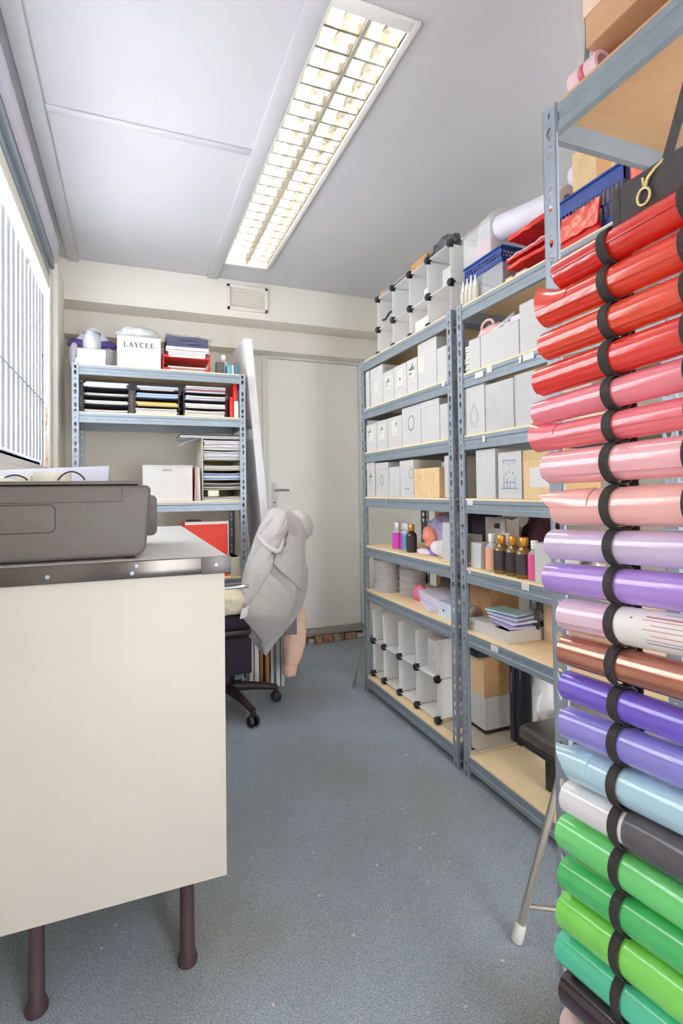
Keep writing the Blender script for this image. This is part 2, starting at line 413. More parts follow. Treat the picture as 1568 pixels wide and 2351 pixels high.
for i, (a, b) in enumerate(halves):
    c = (a + b) / 2; hw = (b - a) / 2
    # parabolic trough reflector above the tube
    pts = [(c + hw * math.cos(t), ZC + .005 + .064 * math.sin(t)) for t in [PI * k / 12 for k in range(13)]]
    inner = [(c + (hw - .002) * math.cos(t), ZC + .004 + .062 * math.sin(t)) for t in [PI * k / 12 for k in range(13)]]
    part('reflector', G().prism(pts + inner[::-1], 'y', LY0 + .01, LY1 - .01), ALU, cl, smooth=35)
    part('tube', G().tube([(c, LY0 + .03, ZC + .045), (c, LY1 - .03, ZC + .045)], .0075, 12), TUBE, cl, smooth=50, label='fluorescent tube')
    n = 23
    bl = None
    for k in range(1, n):
        yy = LY0 + (LY1 - LY0) * k / n
        if bl is None:
            prof = [(-.0045, ZC - .003), (.0045, ZC - .003), (.003, ZC + .012), (.001, ZC + .032), (-.001, ZC + .032), (-.003, ZC + .012)]
            bl = mesh_from(G().add(*(lambda P: ([(a + .001, p[0], p[1]) for p in P] + [(b - .001, p[0], p[1]) for p in P],
                           [(j, (j + 1) % 6, 6 + (j + 1) % 6, 6 + j) for j in range(6)] + [tuple(range(5, -1, -1)), tuple(range(6, 12))]))(prof)), 'louvre_blade', Vector((c, 0, ZC)), ALU)
        shared('louvre_blade', bl, cl, (c, yy, ZC))

# ------------------------------------------------------------------ boltless racks
PW = .034
def post_mesh(H):
    g = G(); cell = .0335; t = .0016
    hole = [(-.006, .0045), (-.003, .008), (.003, .008), (.006, .0045), (.0055, 0), (.0022, -.009), (-.0022, -.009), (-.0055, 0)]
    def flange(P, N):
        n = int(H / cell); ch = H / n; hw = PW / 2
        outer0 = [(-hw, 0), (-hw, ch), (0, ch), (hw, ch), (hw, 0), (hw, -1), (0, -1), (-hw, -1)]
        for i in range(n):
            z0 = i * ch; zc = z0 + ch / 2; z1 = z0 + ch
            sc = .5 if i % 3 == 2 else 1.25
            o = [(0, zc), (0, z1), (hw, z1), (PW, z1), (PW, zc), (PW, z0), (hw, z0), (0, z0)]
            h = [(-.006, .001), (-.004, .0075), (0, .009), (.004, .0075), (.006, .001), (.0022, -.010), (0, -.011), (-.0022, -.010)]
            h = [(hw + a * sc, zc + b * sc) for a, b in h]
            vs = [P(u, z, 0) for u, z in o + h] + [P(u, z, t) for u, z in o + h]
            fs = []
            for k in range(8):
                k2 = (k + 1) % 8
                fs += [(k, k2, 8 + k2, 8 + k), (16 + k2, 16 + k, 24 + k, 24 + k2), (8 + k, 8 + k2, 24 + k2, 24 + k)]
            fs += [(7, 0, 16, 23), (0, 1, 17, 16), (3, 4, 20, 19), (4, 5, 21, 20)]
            g.add(vs, fs)
    flange(lambda u, z, d: (d, u, z), 0)
    flange(lambda u, z, d: (u, d, z), 1)
    # rolled outer lips
    for P in ((lambda a, b: ((a, PW - .001 + b))), ):
        pass
    g.box((0, PW - .0025, 0), (.005, PW, H)); g.box((PW - .0025, 0, 0), (PW, .005, H))
    return mesh_from(g, 'post', Vector((0, 0, 0)), STEEL)
POSTS = {}
def beam_profile(depth_sign):
    return [(0, -.007), (0, -.020), (.003, -.0235), (.003, -.036), (0, -.0395), (0, -.056), (.014, -.056), (.014, -.053), (.006, -.0505), (.006, -.0085), (.018, -.0085), (.018, -.007)]
def rack(label, x0, x1, y0, y1, H, levels, group='grey steel shelving racks', board=None):
    t = thing('shelving_rack', ((x0 + x1) / 2, (y0 + y1) / 2, 0), label, 'shelf', group)
    if H not in POSTS: POSTS[H] = post_mesh(H)
    for (x, y, rz) in ((x0, y0, 0), (x1, y0, PI / 2), (x1, y1, PI), (x0, y1, -PI / 2)):
        shared('post', POSTS[H], t, (x, y, 0.0), rz)
    long_y = (y1 - y0) > (x1 - x0)
    bl = {}
    for z in levels:
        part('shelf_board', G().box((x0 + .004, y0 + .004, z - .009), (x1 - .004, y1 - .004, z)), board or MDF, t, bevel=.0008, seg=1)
        pf = beam_profile(1)
        i0, i1 = .006, .006
        # along Y, at x0 and x1
        for key, gg in (('a', lambda: G().prism([(x0 + .0022 + p[0], p[1]) for p in pf], 'y', y0 + i0, y1 - i1)),
                        ('b', lambda: G().prism([(x1 - .0022 - p[0], p[1]) for p in pf], 'y', y0 + i0, y1 - i1)),
                        ('c', lambda: G().prism([(y0 + .0022 + p[0], p[1]) for p in pf], 'x', x0 + .022, x1 - .022)),
                        ('d', lambda: G().prism([(y1 - .0022 - p[0], p[1]) for p in pf], 'x', x0 + .022, x1 - .022))):
            if key not in bl: bl[key] = mesh_from(gg(), 'beam', root_base(t), STEELB)
            o = bpy.data.objects.new('beam', bl[key]); COL.objects.link(o); o.parent = t; o.location = (0, 0, z)
    return t
LV = [.09, .558, .798, 1.063, 1.304, 1.542, 1.805]
RX0, RX1 = 1.188, 1.588
rackA = rack('grey steel rack of seven shelves beside the door, holding white cartons', RX0, RX1, 1.795, 2.69, 1.812, LV)
rackB = rack('grey steel middle rack on the right, holding gold capped bottles', RX0, RX1, .87, 1.757, 1.812, LV)
rackC = rack('grey steel rack nearest the camera with vinyl rolls strapped to its front', .735, 1.135, -.11, .79, 1.815, [.09, 1.815], board=M('shaded_brown_board', (206, 166, 124), .75, var=.05, scale=60))  # board colour darkened to brown, carrying the shade on its underside
rackD = rack('grey steel rack against the back wall near the window, holding letter trays', -.278, .620, 3.05, 3.45, 1.778, [.09, .615, 1.05, 1.525, 1.775])
# price tickets on the beams
def ticket(rk, x, y, z, w, h=.022):
    part('price_ticket', G().box((x - .0012, y - w / 2, z - h / 2), (x, y + w / 2, z + h / 2)), STICK, rk, bevel=.0003, seg=1)
for y, z, w in ((1.62, 1.517, .05), (1.56, 1.523, .03), (1.40, 1.521, .012), (1.36, 1.522, .05)): ticket(rackB, RX0 + .002, y, z, w)
for y, z, w in ((1.69, 1.049, .036), (1.70, .79, .014), (1.395, .78, .035), (1.56, .537, .04), (1.60, 1.28, .014)): ticket(rackB, RX0 + .002, y, z, w)
for y, z, w in ((1.86, 1.53, .02), (2.4, 1.04, .003)): ticket(rackA, RX0 + .002, y, z, w)

# ------------------------------------------------------------------ cartons
def leafpoly(cx, cz, L, ang, w=.35):
    pts = [(0, 0), (L * .4, L * w * .5), (L, 0), (L * .4, -L * w * .5)]
    return [(cx + p[0] * math.cos(ang) - p[1] * math.sin(ang), cz + p[0] * math.sin(ang) + p[1] * math.cos(ang)) for p in pts]
def printart(kind, par, xf, cy, cz, s, mat=None):
    """flat printed marks on a face looking to -X at x=xf, centred (cy,cz), size s"""
    g = G()
    x0, x1 = xf - .0007, xf - .0001
    if kind == 'wreath':
        for k in range(14):
            a = 2 * PI * k / 14
            g.prism(leafpoly(cy + s * .4 * math.cos(a), cz + s * .5 * math.sin(a), s * .26, a + 1.9), 'x', x0, x1)
    elif kind == 'sprig':
        for k, (dx, dz, a) in enumerate(((.0, .0, 1.2), (.1, .05, .4), (-.1, .02, 2.4), (.05, -.15, -.3), (-.05, .18, 1.7))):
            g.prism(leafpoly(cy + dx * s, cz + dz * s, s * .42, a, .5), 'x', x0, x1)
    elif kind == 'dot':
        g.prism([(cy + s * .18 * math.cos(a), cz + s * .18 * math.sin(a)) for a in [2 * PI * k / 8 for k in range(8)]], 'x', x0, x1)
    elif kind == 'lines':
        for k in range(4):
            w = s * (.5, .3, .4, .2)[k]
            g.box((x0, cy - w, cz + s * (.25 - .17 * k)), (x1, cy + w, cz + s * (.25 - .17 * k) + s * .04))
    elif kind == 'rule':
        g.box((x0, cy - s * .5, cz), (x1, cy + s * .5, cz + .0022))
    elif kind == 'jug':
        ring = [(.32, -.55), (.36, -.1), (.15, .3), (.1, .55), (-.1, .55), (-.15, .3), (-.36, -.1), (-.32, -.55)]
        for k in range(8):
            a, b = ring[k], ring[(k + 1) % 8]
            d = Vector((b[0] - a[0], b[1] - a[1])); n = Vector((-d.y, d.x)).normalized() * .022
            q = [(cy + s * (p[0] + e * n.x), cz + s * (p[1] + e * n.y)) for p, e in ((a, 1), (b, 1), (b, -1), (a, -1))]
            g.prism(q, 'x', x0, x1)
        g.box((x0, cy - .3 * s, cz - .32 * s), (x1, cy + .3 * s, cz - .29 * s))
    elif kind == 'flask':
        for rr in (.42, .30):
            P_ = [(rr * .7 * math.sin(a) * (1.0 if math.cos(a) < 0 else 1 - .6 * math.cos(a)), rr * -math.cos(a) * 1.2 * (-1)) for a in [2 * PI * k / 18 for k in range(18)]]
            for k in range(18):
                a, b = P_[k], P_[(k + 1) % 18]
                d = Vector((b[0] - a[0], b[1] - a[1])); n = Vector((-d.y, d.x)).normalized() * .02
                g.prism([(cy + s * (p[0] + e * n.x), cz + s * (p[1] + e * n.y)) for p, e in ((a, 1), (b, 1), (b, -1), (a, -1))], 'x', x0, x1)
    elif kind == 'house':
        for (a, b, c, d) in ((-.4, -.5, .4, -.47), (-.3, -.3, -.05, -.27), (.05, -.3, .3, -.27), (-.35, .45, .35, .48), (-.3, -.47, -.28, -.1), (.28, -.47, .3, -.05), (-.05, -.47, -.03, -.2), (.1, -.47, .12, -.15),
                             (-.2, .0, -.15, .05), (0, .05, .05, .1), (.15, -.02, .2, .03)):
            g.box((x0, cy + a * s, cz + b * s), (x1, cy + c * s, cz + d * s))
        for k in range(6):
            yy = cy - .3 * s + k * .12 * s
            g.box((x0, yy, cz + s * (.45 - .12 - .05 * math.sin(PI * k / 5))), (x1, yy + .012 * s, cz + .45 * s))
    part('print', g, mat or GREENP, par)
def carton(name, label, lo, hi, m=WCARD, group=None, art=None, sticker=None, flaps=True, rz=0, lid=False, cat='box'):
    t = thing(name, ((lo[0] + hi[0]) / 2, (lo[1] + hi[1]) / 2, lo[2]), label, cat, group)
    th = .0025
    body = part('body', G().box(lo, (hi[0], hi[1], hi[2] - (th if flaps else 0))), m, t, bevel=.0012, seg=1)
    if flaps:
        ym = (lo[0] + hi[0]) / 2
        for a, b in ((lo[0] + .0005, ym - .0008), (ym + .0008, hi[0] - .0005)):
            part('flap', G().box((a, lo[1] + .0005, hi[2] - th), (b, hi[1] - .0005, hi[2])), m, t, bevel=.0006, seg=1)
    if lid:
        z1 = hi[2]; z0 = hi[2] - (hi[2] - lo[2]) * lid
        part('lid', G().box((lo[0] - .0015, lo[1] - .0008, z0), (lo[0] + .001, hi[1] + .0008, z1)), m, t, bevel=.0005, seg=1)
    cy = (lo[1] + hi[1]) / 2; xf = lo[0]
    if sticker:
        sy, sz, sw, sh, sm = sticker
        part('sticker', G().box((xf - .0006, cy + sy - sw / 2, lo[2] + sz - sh / 2), (xf, cy + sy + sw / 2, lo[2] + sz + sh / 2)), sm, t)
        xf -= .0005
    for a in art or []:
        kind, dy, dz, s = a[:4]
        printart(kind, t, xf, cy + dy, lo[2] + dz, s, a[4] if len(a) > 4 else None)
    return t
e_ = .0006
GA6 = 'white cartons on the upper shelf of the rack by the door'
z = LV[5] + e_; F = 1.20
SW = M('sticker_offwhite', (216, 214, 206), .45, var=.02)
carton('carton', 'slim tall white carton at the door end of the upper shelf', (F, 2.602, z), (F + .25, 2.65, 1.745), group=GA6)
carton('carton', 'tall white carton with pale green wreath sticker on the upper shelf', (F, 2.442, z), (F + .22, 2.590, 1.744), group=GA6, sticker=(0, .085, .06, .08, SW), art=[('wreath', 0, .09, .05, M('print_pale_green', (176, 200, 184), .6, var=.1)), ('lines', 0, .05, .03, GREYP)])
carton('carton', 'low white carton with dark leaf sticker beside the wreath carton, upper shelf', (F, 2.319, z), (F + .22, 2.438, 1.694), group=GA6, sticker=(0, .09, .06, .07, SW), art=[('sprig', 0, .09, .05), ('lines', 0, .045, .02, GREYP)])
carton('carton', 'low white carton with a small red dot sticker on the upper shelf', (F, 2.188, z), (F + .22, 2.315, 1.696), group=GA6, sticker=(0, .09, .06, .08, SW), art=[('dot', 0, .085, .04, REDP), ('lines', 0, .045, .02, GREYP)])
carton('carton', 'white carton with dark green leaf print left of the big upper carton', (F, 2.088, z), (F + .22, 2.184, 1.697), group=GA6, sticker=(.0, .10, .055, .06, SW), art=[('sprig', 0, .10, .06, M('print_dark_green', (74, 96, 62), .6, var=.2)), ('lines', 0, .04, .02, GREYP)])
carton('carton', 'big tall white carton with faint sticker on the upper shelf by the door', (F, 1.926, z), (F + .20, 2.083, 1.746), group=GA6, sticker=(.05, .11, .05, .07, SW), art=[('lines', .04, .12, .03, M('print_ivory', (222, 212, 180), .6))])
carton('carton', 'plain low white carton next to the rack posts on the upper shelf', (F, 1.834, z), (F + .2, 1.922, 1.688), group=GA6)
GA5 = 'white cartons on the fifth shelf of the rack by the door'
z = LV[4] + e_
carton('carton', 'low white carton with two dark leaves at the door end, fifth shelf', (F, 2.52, z), (F + .2, 2.65, 1.452), group=GA5, art=[('sprig', .02, .10, .05), ('lines', 0, .05, .025, GREYP)], sticker=(.0, .09, .07, .08, SW))
carton('carton', 'second low white carton with leaf sticker on the fifth shelf', (F, 2.395, z), (F + .2, 2.516, 1.456), group=GA5, art=[('sprig', 0, .10, .04), ('lines', 0, .045, .02, GREYP)], sticker=(0, .09, .06, .08, SW))
carton('carton', 'third low white carton, small leaf mark at its corner, fifth shelf', (F, 2.243, z), (F + .2, 2.391, 1.456), group=GA5, art=[('sprig', -.02, .11, .03), ('lines', 0, .05, .02, GREYP)], sticker=(0, .095, .06, .08, SW))
carton('carton', 'taller white carton with a faint wreath on the fifth shelf', (F, 2.064, z), (F + .2, 2.239, 1.482), group=GA5, art=[('wreath', 0, .10, .07), ('lines', 0, .04, .02, GREYP)])
carton('carton', 'tallest white carton on the fifth shelf with pale arrow print', (F, 1.910, z), (F + .2, 2.060, 1.482), group=GA5, art=[('wreath', -.01, .11, .05, M('print_pale_grey', (214, 214, 206), .6))], lid=.14)
carton('carton', 'small plain white carton against the posts on the fifth shelf', (F, 1.834, z), (F + .2, 1.906, 1.451), group=GA5)
carton('carton', 'pale grey carton lying behind the leaf cartons on the fifth shelf', (F + .22, 2.42, z), (F + .36, 2.66, 1.475), WCARD2, group=GA5)
GA4 = 'cartons on the fourth shelf of the rack by the door'
z = LV[3] + e_
LIDM = M('lid_grey_white', (218, 219, 228), .55, var=.02)
carton('carton', 'white carton with green candle print at the door end of the fourth shelf', (F, 2.548, z), (F + .15, 2.652, 1.246), group=GA4, lid=.22, art=[('sprig', 0, .10, .05), ('lines', 0, .07, .03, GREYP)])
carton('carton', 'white carton with a grey green wreath on the fourth shelf', (F, 2.390, z), (F + .15, 2.538, 1.239), group=GA4, lid=.2, art=[('wreath', .0, .085, .05)])
carton('carton', 'short plain white carton between wreath and pendant cartons, fourth shelf', (F, 2.270, z), (F + .15, 2.386, 1.212), group=GA4, art=[('lines', -.03, .12, .012, GREYP)])
carton('carton', 'white carton with a dark pendant drawing and green corner, fourth shelf', (F, 2.137, z), (F + .15, 2.266, 1.236), group=GA4, lid=.16, art=[('wreath', -.045, .11, .05), ('lines', .015, .08, .03, GREYP), ('dot', 0.005, .04, .02, DARKP), ('dot', -.015, .04, .02, DARKP)])
for a, b, lb in ((2.030, 2.133, 'left hand'), (1.920, 2.028, 'right hand')):
    carton('kraft_box', 'small kraft brown box, %s one of the fourth shelf pair' % lb, (F, a, z), (F + .11, b, 1.192), KRAFTL, group='pair of kraft boxes', art=[('lines', 0, .085, .05, KRAFT), ('rule', 0, .04, .03, KRAFT)])
carton('carton', 'narrow upright white carton beside the posts on the fourth shelf', (F, 1.836, z), (F + .13, 1.880, 1.236), group=GA4)
# rack B cartons
GB6 = 'white cartons on the upper shelf of the middle rack'
z = LV[5] + e_
t = thing('paper_stack', (F + .1, 1.715, z), 'stack of folded white cards at the post end, middle rack', 'paper')
for k in range(9):
    part('card', G().box((F + random.uniform(0, .006), 1.698 + random.uniform(0, .004), z + k * .0115), (F + .18, 1.728, z + k * .0115 + .0105)), (WCARD2, PAPERC, PAPER)[k % 3], t, bevel=.001, seg=1)
carton('carton', 'narrow white carton next to the folded cards on the upper shelf of the middle rack', (F, 1.627, z), (F + .3, 1.696, 1.662), group=GB6)
carton('carton', 'wide plain white carton under the pink pouch on the middle rack', (F, 1.416, z), (F + .3, 1.624, 1.662), group=GB6, art=[('lines', -.04, .10, .02, WCARD2)])
carton('carton', 'tall white carton by the near post on the upper shelf of the middle rack', (F, 1.29, z), (F + .3, 1.412, 1.706), group=GB6, art=[('lines', .0, .09, .04, WCARD2)])
GB5 = 'white cartons on the fifth shelf of the middle rack'
z = LV[4] + e_
carton('carton', 'white carton printed with a grey flask shaped diffuser', (F, 1.606, z), (F + .16, 1.733, 1.485), group=GB5, art=[('flask', .0, .07, .09, M('print_stone', (180, 180, 164), .6))])
t = carton('carton', 'white carton wrapped in clear film with a blue underline, fifth shelf of the middle rack', (F, 1.446, z), (F + .16, 1.596, 1.474), group=GB5, art=[('lines', .02, .10, .05, M('print_faint', (214, 216, 220), .6)), ('rule', .02, .045, .07, BLUEP)])
part('film_wrap', G().grid(lambda u, v: (F - .0035 + .002 * fbm((u * 3, v * 4, 1)), 1.446 + .15 * u, z + .168 * v), 14, 14), FILM, t, smooth=60)
t = carton('carton', 'white film wrapped carton with dark blue rule, near end of the fifth shelf', (F, 1.27, z), (F + .16, 1.438, 1.478), group=GB5, art=[('lines', .02, .10, .05, M('print_faint', (214, 216, 220), .6)), ('rule', .0, .045, .09, M('print_navy', (80, 96, 130), .6))])
part('film_wrap', G().grid(lambda u, v: (F - .0035 + .002 * fbm((u * 3, v * 4, 7)), 1.27 + .168 * u, z + .172 * v), 14, 14), FILM, t, smooth=60)
GB4 = 'boxes on the fourth shelf of the middle rack'
z = LV[3] + e_
carton('carton', 'tall plain white carton on the fourth shelf of the middle rack', (F, 1.552, z), (F + .2, 1.664, 1.242), group=GB4)
carton('carton', 'cream edged slim box behind the tall white carton on the middle rack', (F + .03, 1.668, z), (F + .2, 1.70, 1.235), PAPERC, group=GB4)
carton('carton', 'white carton with a blue line drawing of houses', (F, 1.416, z), (F + .16, 1.536, 1.224), group=GB4, art=[('house', 0, .085, .10, BLUEP)])
carton('kraft_box', 'light brown box with a white address label on the fourth shelf', (F, 1.28, z), (F + .2, 1.408, 1.222), KRAFTL, group=GB4, sticker=(-.01, .07, .085, .062, STICK), art=[('dot', -.03, .07, .035, BLUEP)])
part('tape', G().box((F - .0008, 1.283, z + .125), (F, 1.405, z + .157)), M('brown_tape', (210, 180, 130), .3), bpy.data.objects['kraft_box.002'])

# ------------------------------------------------------------------ bottles
def bottle(label, x, y, z, r, h, glass, lab, cap, group, name='bottle', neck=.38, labz=(.12, .62), square=False):
    t = thing(name, (x, y, z), label, 'bottle', group)
    hb = h * .70; hc = h * .80
    pr = [(r * .9, 0), (r, r * .12), (r, hb * .92), (r * .8, hb), (r * neck, hb + (hc - hb) * .8), (r * neck, hc)]
    part('glass', G().lathe((x, y, z), pr, 20), glass, t, smooth=40)
    part('cap', G().lathe((x, y, z + hc - h * .02), [(r * .52, 0), (r * .55, h * .01), (r * .55, h * .2), (r * .48, h * .22)], 18), cap, t, smooth=40)
    part('bottle_label', G().lathe((x, y, z), [(r * 1.0 + .0003, h * labz[0]), (r + .0008, h * labz[0]), (r + .0008, h * labz[1]), (r + .0003, h * labz[1])], 20, cap=False), lab, t, smooth=40)
    return t
GLC = M('clear_glass', (228, 230, 232), .08, var=.02, clear=.5)
GLB = M('amber_dark_glass', (120, 92, 44), .08, var=.1, coat=.5)
GLK = M('black_glass', (58, 52, 46), .1, var=.1, coat=.5)
CAPW = M('white_cap', (236, 236, 238), .35, var=.02)
CAPG = M('gold_cap', (222, 158, 66), .28, .55, var=.06)
LBK = M('label_black', (60, 54, 54), .5, var=.1)
z = LV[2] + e_
GBo = 'bottles on the third shelf of the rack by the door'
bottle('clear bottle of magenta liquid with white cap', 1.262, 2.42, z, .026, .135, GLC, M('magenta', (206, 72, 176), .35, var=.05), CAPW, GBo, labz=(.04, .62))
bottle('clear bottle of purple liquid with white cap beside the magenta one', 1.275, 2.366, z, .024, .135, GLC, M('purple_magenta', (190, 84, 190), .35, var=.05), CAPW, GBo, labz=(.04, .62))
bottle('clear bottle of blue liquid with white cap', 1.262, 2.318, z, .022, .135, GLC, M('sky_blue', (92, 164, 196), .35, var=.05), CAPW, GBo, labz=(.04, .6))
bottle('dark bottle with gold cap on the rack by the door', 1.258, 2.268, z, .025, .132, GLK, LBK, CAPG, GBo)
GBb = 'bottles on the third shelf of the middle rack'
carton('carton', 'small white carton at the post end of the bottle shelf', (1.215, 1.664, z), (1.29, 1.728, .895), group='cartons on the bottle shelf')
bottle('clear bottle of peach liquid with white cap', 1.235, 1.622, z, .024, .135, GLC, M('peach_liquid', (240, 178, 148), .4, var=.03), CAPW, GBb, labz=(.05, .62))
bottle('clear empty bottle with white cap behind the peach bottle', 1.278, 1.590, z, .022, .137, GLC, GLC, CAPW, GBb)
for y, lb, dx in ((1.560, 'left hand one of the three dark bottles with gold caps', 0), (1.502, 'middle one of the three dark bottles with gold caps', .004), (1.444, 'right hand one of the three dark bottles with gold caps', 0)):
    bottle(lb, 1.228 + dx, y, z, .0275, .136, GLB, LBK, CAPG, GBb, labz=(.1, .6))
bottle('clear bottle of hot pink liquid with white cap', 1.228, 1.393, z, .021, .130, GLC, M('hot_pink', (232, 96, 152), .4, var=.04), CAPW, GBb, labz=(.04, .66))
bottle('dark bottle with gold cap standing behind the pink bottle', 1.30, 1.40, z, .025, .138, GLB, LBK, CAPG, GBb)
carton('carton', 'tall plain white carton at the near end of the bottle shelf', (1.205, 1.275, z), (1.30, 1.368, .925), group='cartons on the bottle shelf')

# ------------------------------------------------------------------ soft shapes
def blob(name, label, c, r, m, cat, seed=0, amp=.18, freq=2.2, flat=True, group=None, par=None, sub=4, pinch=0):
    bm = bmesh.new(); bmesh.ops.create_icosphere(bm, subdivisions=sub, radius=1)
    g = G()
    idx = {}
    for v in bm.verts:
        p = v.co.copy()
        n = 1 + amp * (fbm(p + Vector((seed * 7.1, seed * 3.3, 0)), freq) + .45 * abs(fbm(p + Vector((3, seed, 1)), freq * 2.4)))
        q = Vector((p.x * r[0], p.y * r[1], p.z * r[2])) * n
        if pinch and p.z > .3: q.x *= 1 - pinch * (p.z - .3); q.y *= 1 - pinch * (p.z - .3)
        if flat: q.z = max(q.z, -r[2] * .62)
        idx[v.index] = len(g.v); g.v.append(q)
    for f in bm.faces: g.f.append(tuple(idx[v.index] for v in f.verts)); g.mi.append(0)
    bm.free()
    zmin = min(v.z for v in g.v)
    for v in g.v: v.z -= zmin
    for v in g.v: v += Vector(c)
    if par: return part(name, g, m, par, smooth=80)
    return single(name, g, m, label, cat, group, smooth=80)
# rack A, third shelf, back things
z = LV[2] + e_
BAGP = M('clear_purple_bag', (178, 168, 214), .25, var=.25, scale=20, bump=.5, bscale=40, clear=.2)
tb = thing('goody_bag', (1.34, 2.10, z), 'clear bag holding coral and purple tissue on the third shelf by the door', 'bag')
blob('film', '', (1.36, 2.12, z), (.07, .11, .115), BAGP, '', 3, .22, par=tb)
blob('coral_tissue', '', (1.292, 2.155, z + .055), (.022, .055, .045), M('coral_tissue', (236, 150, 126), .7, var=.2, scale=30, bump=.3), '', 5, .25, par=tb, sub=3)
blob('coral_tissue', '', (1.286, 2.12, z + .035), (.02, .06, .02), MATS['coral_tissue'], '', 6, .2, par=tb, sub=3)
blob('purple_tissue', '', (1.285, 2.115, z), (.02, .05, .02), M('purple_tissue', (140, 112, 190), .7, var=.25, scale=30, bump=.3), '', 8, .2, par=tb, sub=3)
blob('white_tissue', '', (1.268, 2.17, z), (.02, .055, .017), M('white_tissue', (222, 212, 228), .7, var=.1), '', 9, .2, par=tb, sub=3)
for k in range(4):
    single('cup', G().lathe((1.262, 2.055 - k * .014, z + .044), [(.028, .0), (.042, -.075), (.0435, -.076), (.0435, -.079), (.040, -.078), (.027, -.004)], 22, (0, 1, 0)), CAPW,
           ('innermost', 'second', 'third', 'outermost')[k] + ' of the nested white cups lying on the third shelf', 'cup', 'nested white cups', smooth=40)
carton('carton', 'upright white carton in front of the cups on the third shelf', (1.215, 1.862, z), (1.255, 1.925, .962), group='loose white cartons on the third shelf')
carton('carton', 'low white carton behind the cups on the third shelf', (1.33, 1.93, z), (1.42, 2.06, .90), WCARD2, group='loose white cartons on the third shelf')
DKC = M('dark_cloth', (58, 50, 62), .9, var=.3, scale=30, bump=.3)
blob('dark_bag', 'dark folded bag at the back of the third shelf behind the coral tissue', (1.48, 2.00, z), (.07, .13, .14), DKC, 'bag', 11, .15)
single('wood_plank', G().box((1.592, 2.40, .80), (1.612, 2.60, 1.05)).box((1.592, 2.405, 0), (1.61, 2.595, .80)), M('pine', (224, 200, 158), .6, var=.12, scale=8, stretch=(8, 8, .6)), 'knotty pine plank upright behind the rack by the door', 'plank', bevel=.002)
# rack A, second shelf
z = LV[1] + e_
TUB = M('smoky_tub', (226, 222, 222), .3, var=.06, trans=.25, clear=.22)
def tubstack(label, x, y, r, n, h):
    for k in range(n):
        t = thing('tub', (x, y, z + k * h), ('bottom', 'second', 'third', 'fourth', 'top')[k] + label, 'tub', 'stacked plastic tubs')
        part('bowl', G().lathe((x, y, z + k * h), [(r * .93, 0), (r * .96, h * .78)], 26), TUB, t, smooth=35)
        part('lid', G().lathe((x, y, z + k * h), [(r, h * .785), (r, h * .97), (r * .9, h * .985)], 26), TUB, t, smooth=35)
tubstack(' grey translucent tub of the left stack, second shelf', 1.285, 2.585, .074, 5, .034)
tubstack(' grey translucent tub of the right stack, second shelf', 1.36, 2.45, .070, 5, .034)
blob('pink_bundle', 'small bright pink bundle beside the tub stacks', (1.32, 2.30, z), (.03, .055, .045), M('pink_bundle', (226, 120, 160), .7, var=.15, scale=30), 'bundle', 4, .15, sub=3)
LAV = M('lavender_white', (220, 216, 240), .5, var=.03)
single('flat_box', G().box((1.24, 2.02, z), (1.42, 2.24, z + .022)).rotz(-.35, (1.3, 2.1, 0)), LAV, 'thin lavender white box lying flat at the bottom of the pile on the second shelf', 'box', 'flat boxes on the second shelf', bevel=.002)
single('flat_box', G().box((1.26, 2.0, z + .0235), (1.40, 2.28, z + .06)).rotz(-.2, (1.3, 2.1, 0)), LAV, 'long lavender white box on top of the flat pile, second shelf', 'box', 'flat boxes on the second shelf', bevel=.002)
carton('carton', 'small blue white carton with dark mark beside the posts, second shelf', (1.225, 1.86, z), (1.31, 1.985, .622), M('blue_white_card', (208, 220, 240), .5, var=.03), art=[('dot', .02, .03, .03, DARKP)])
blob('brown_pouch', 'small brown cloth pouch by the post on the second shelf', (1.30, 1.825, z + .0), (.03, .018, .04), M('brown_cloth', (176, 160, 140), .9, var=.2, scale=40), 'pouch', 2, .2, sub=3)
GRN = M('dark_green_cloth', (110, 112, 104), .8, var=.3, scale=25, bump=.4)
blob('dark_bundle', 'grey green bundle at the back of the second shelf', (1.50, 2.25, z), (.06, .13, .07), GRN, 'bundle', 14, .25)

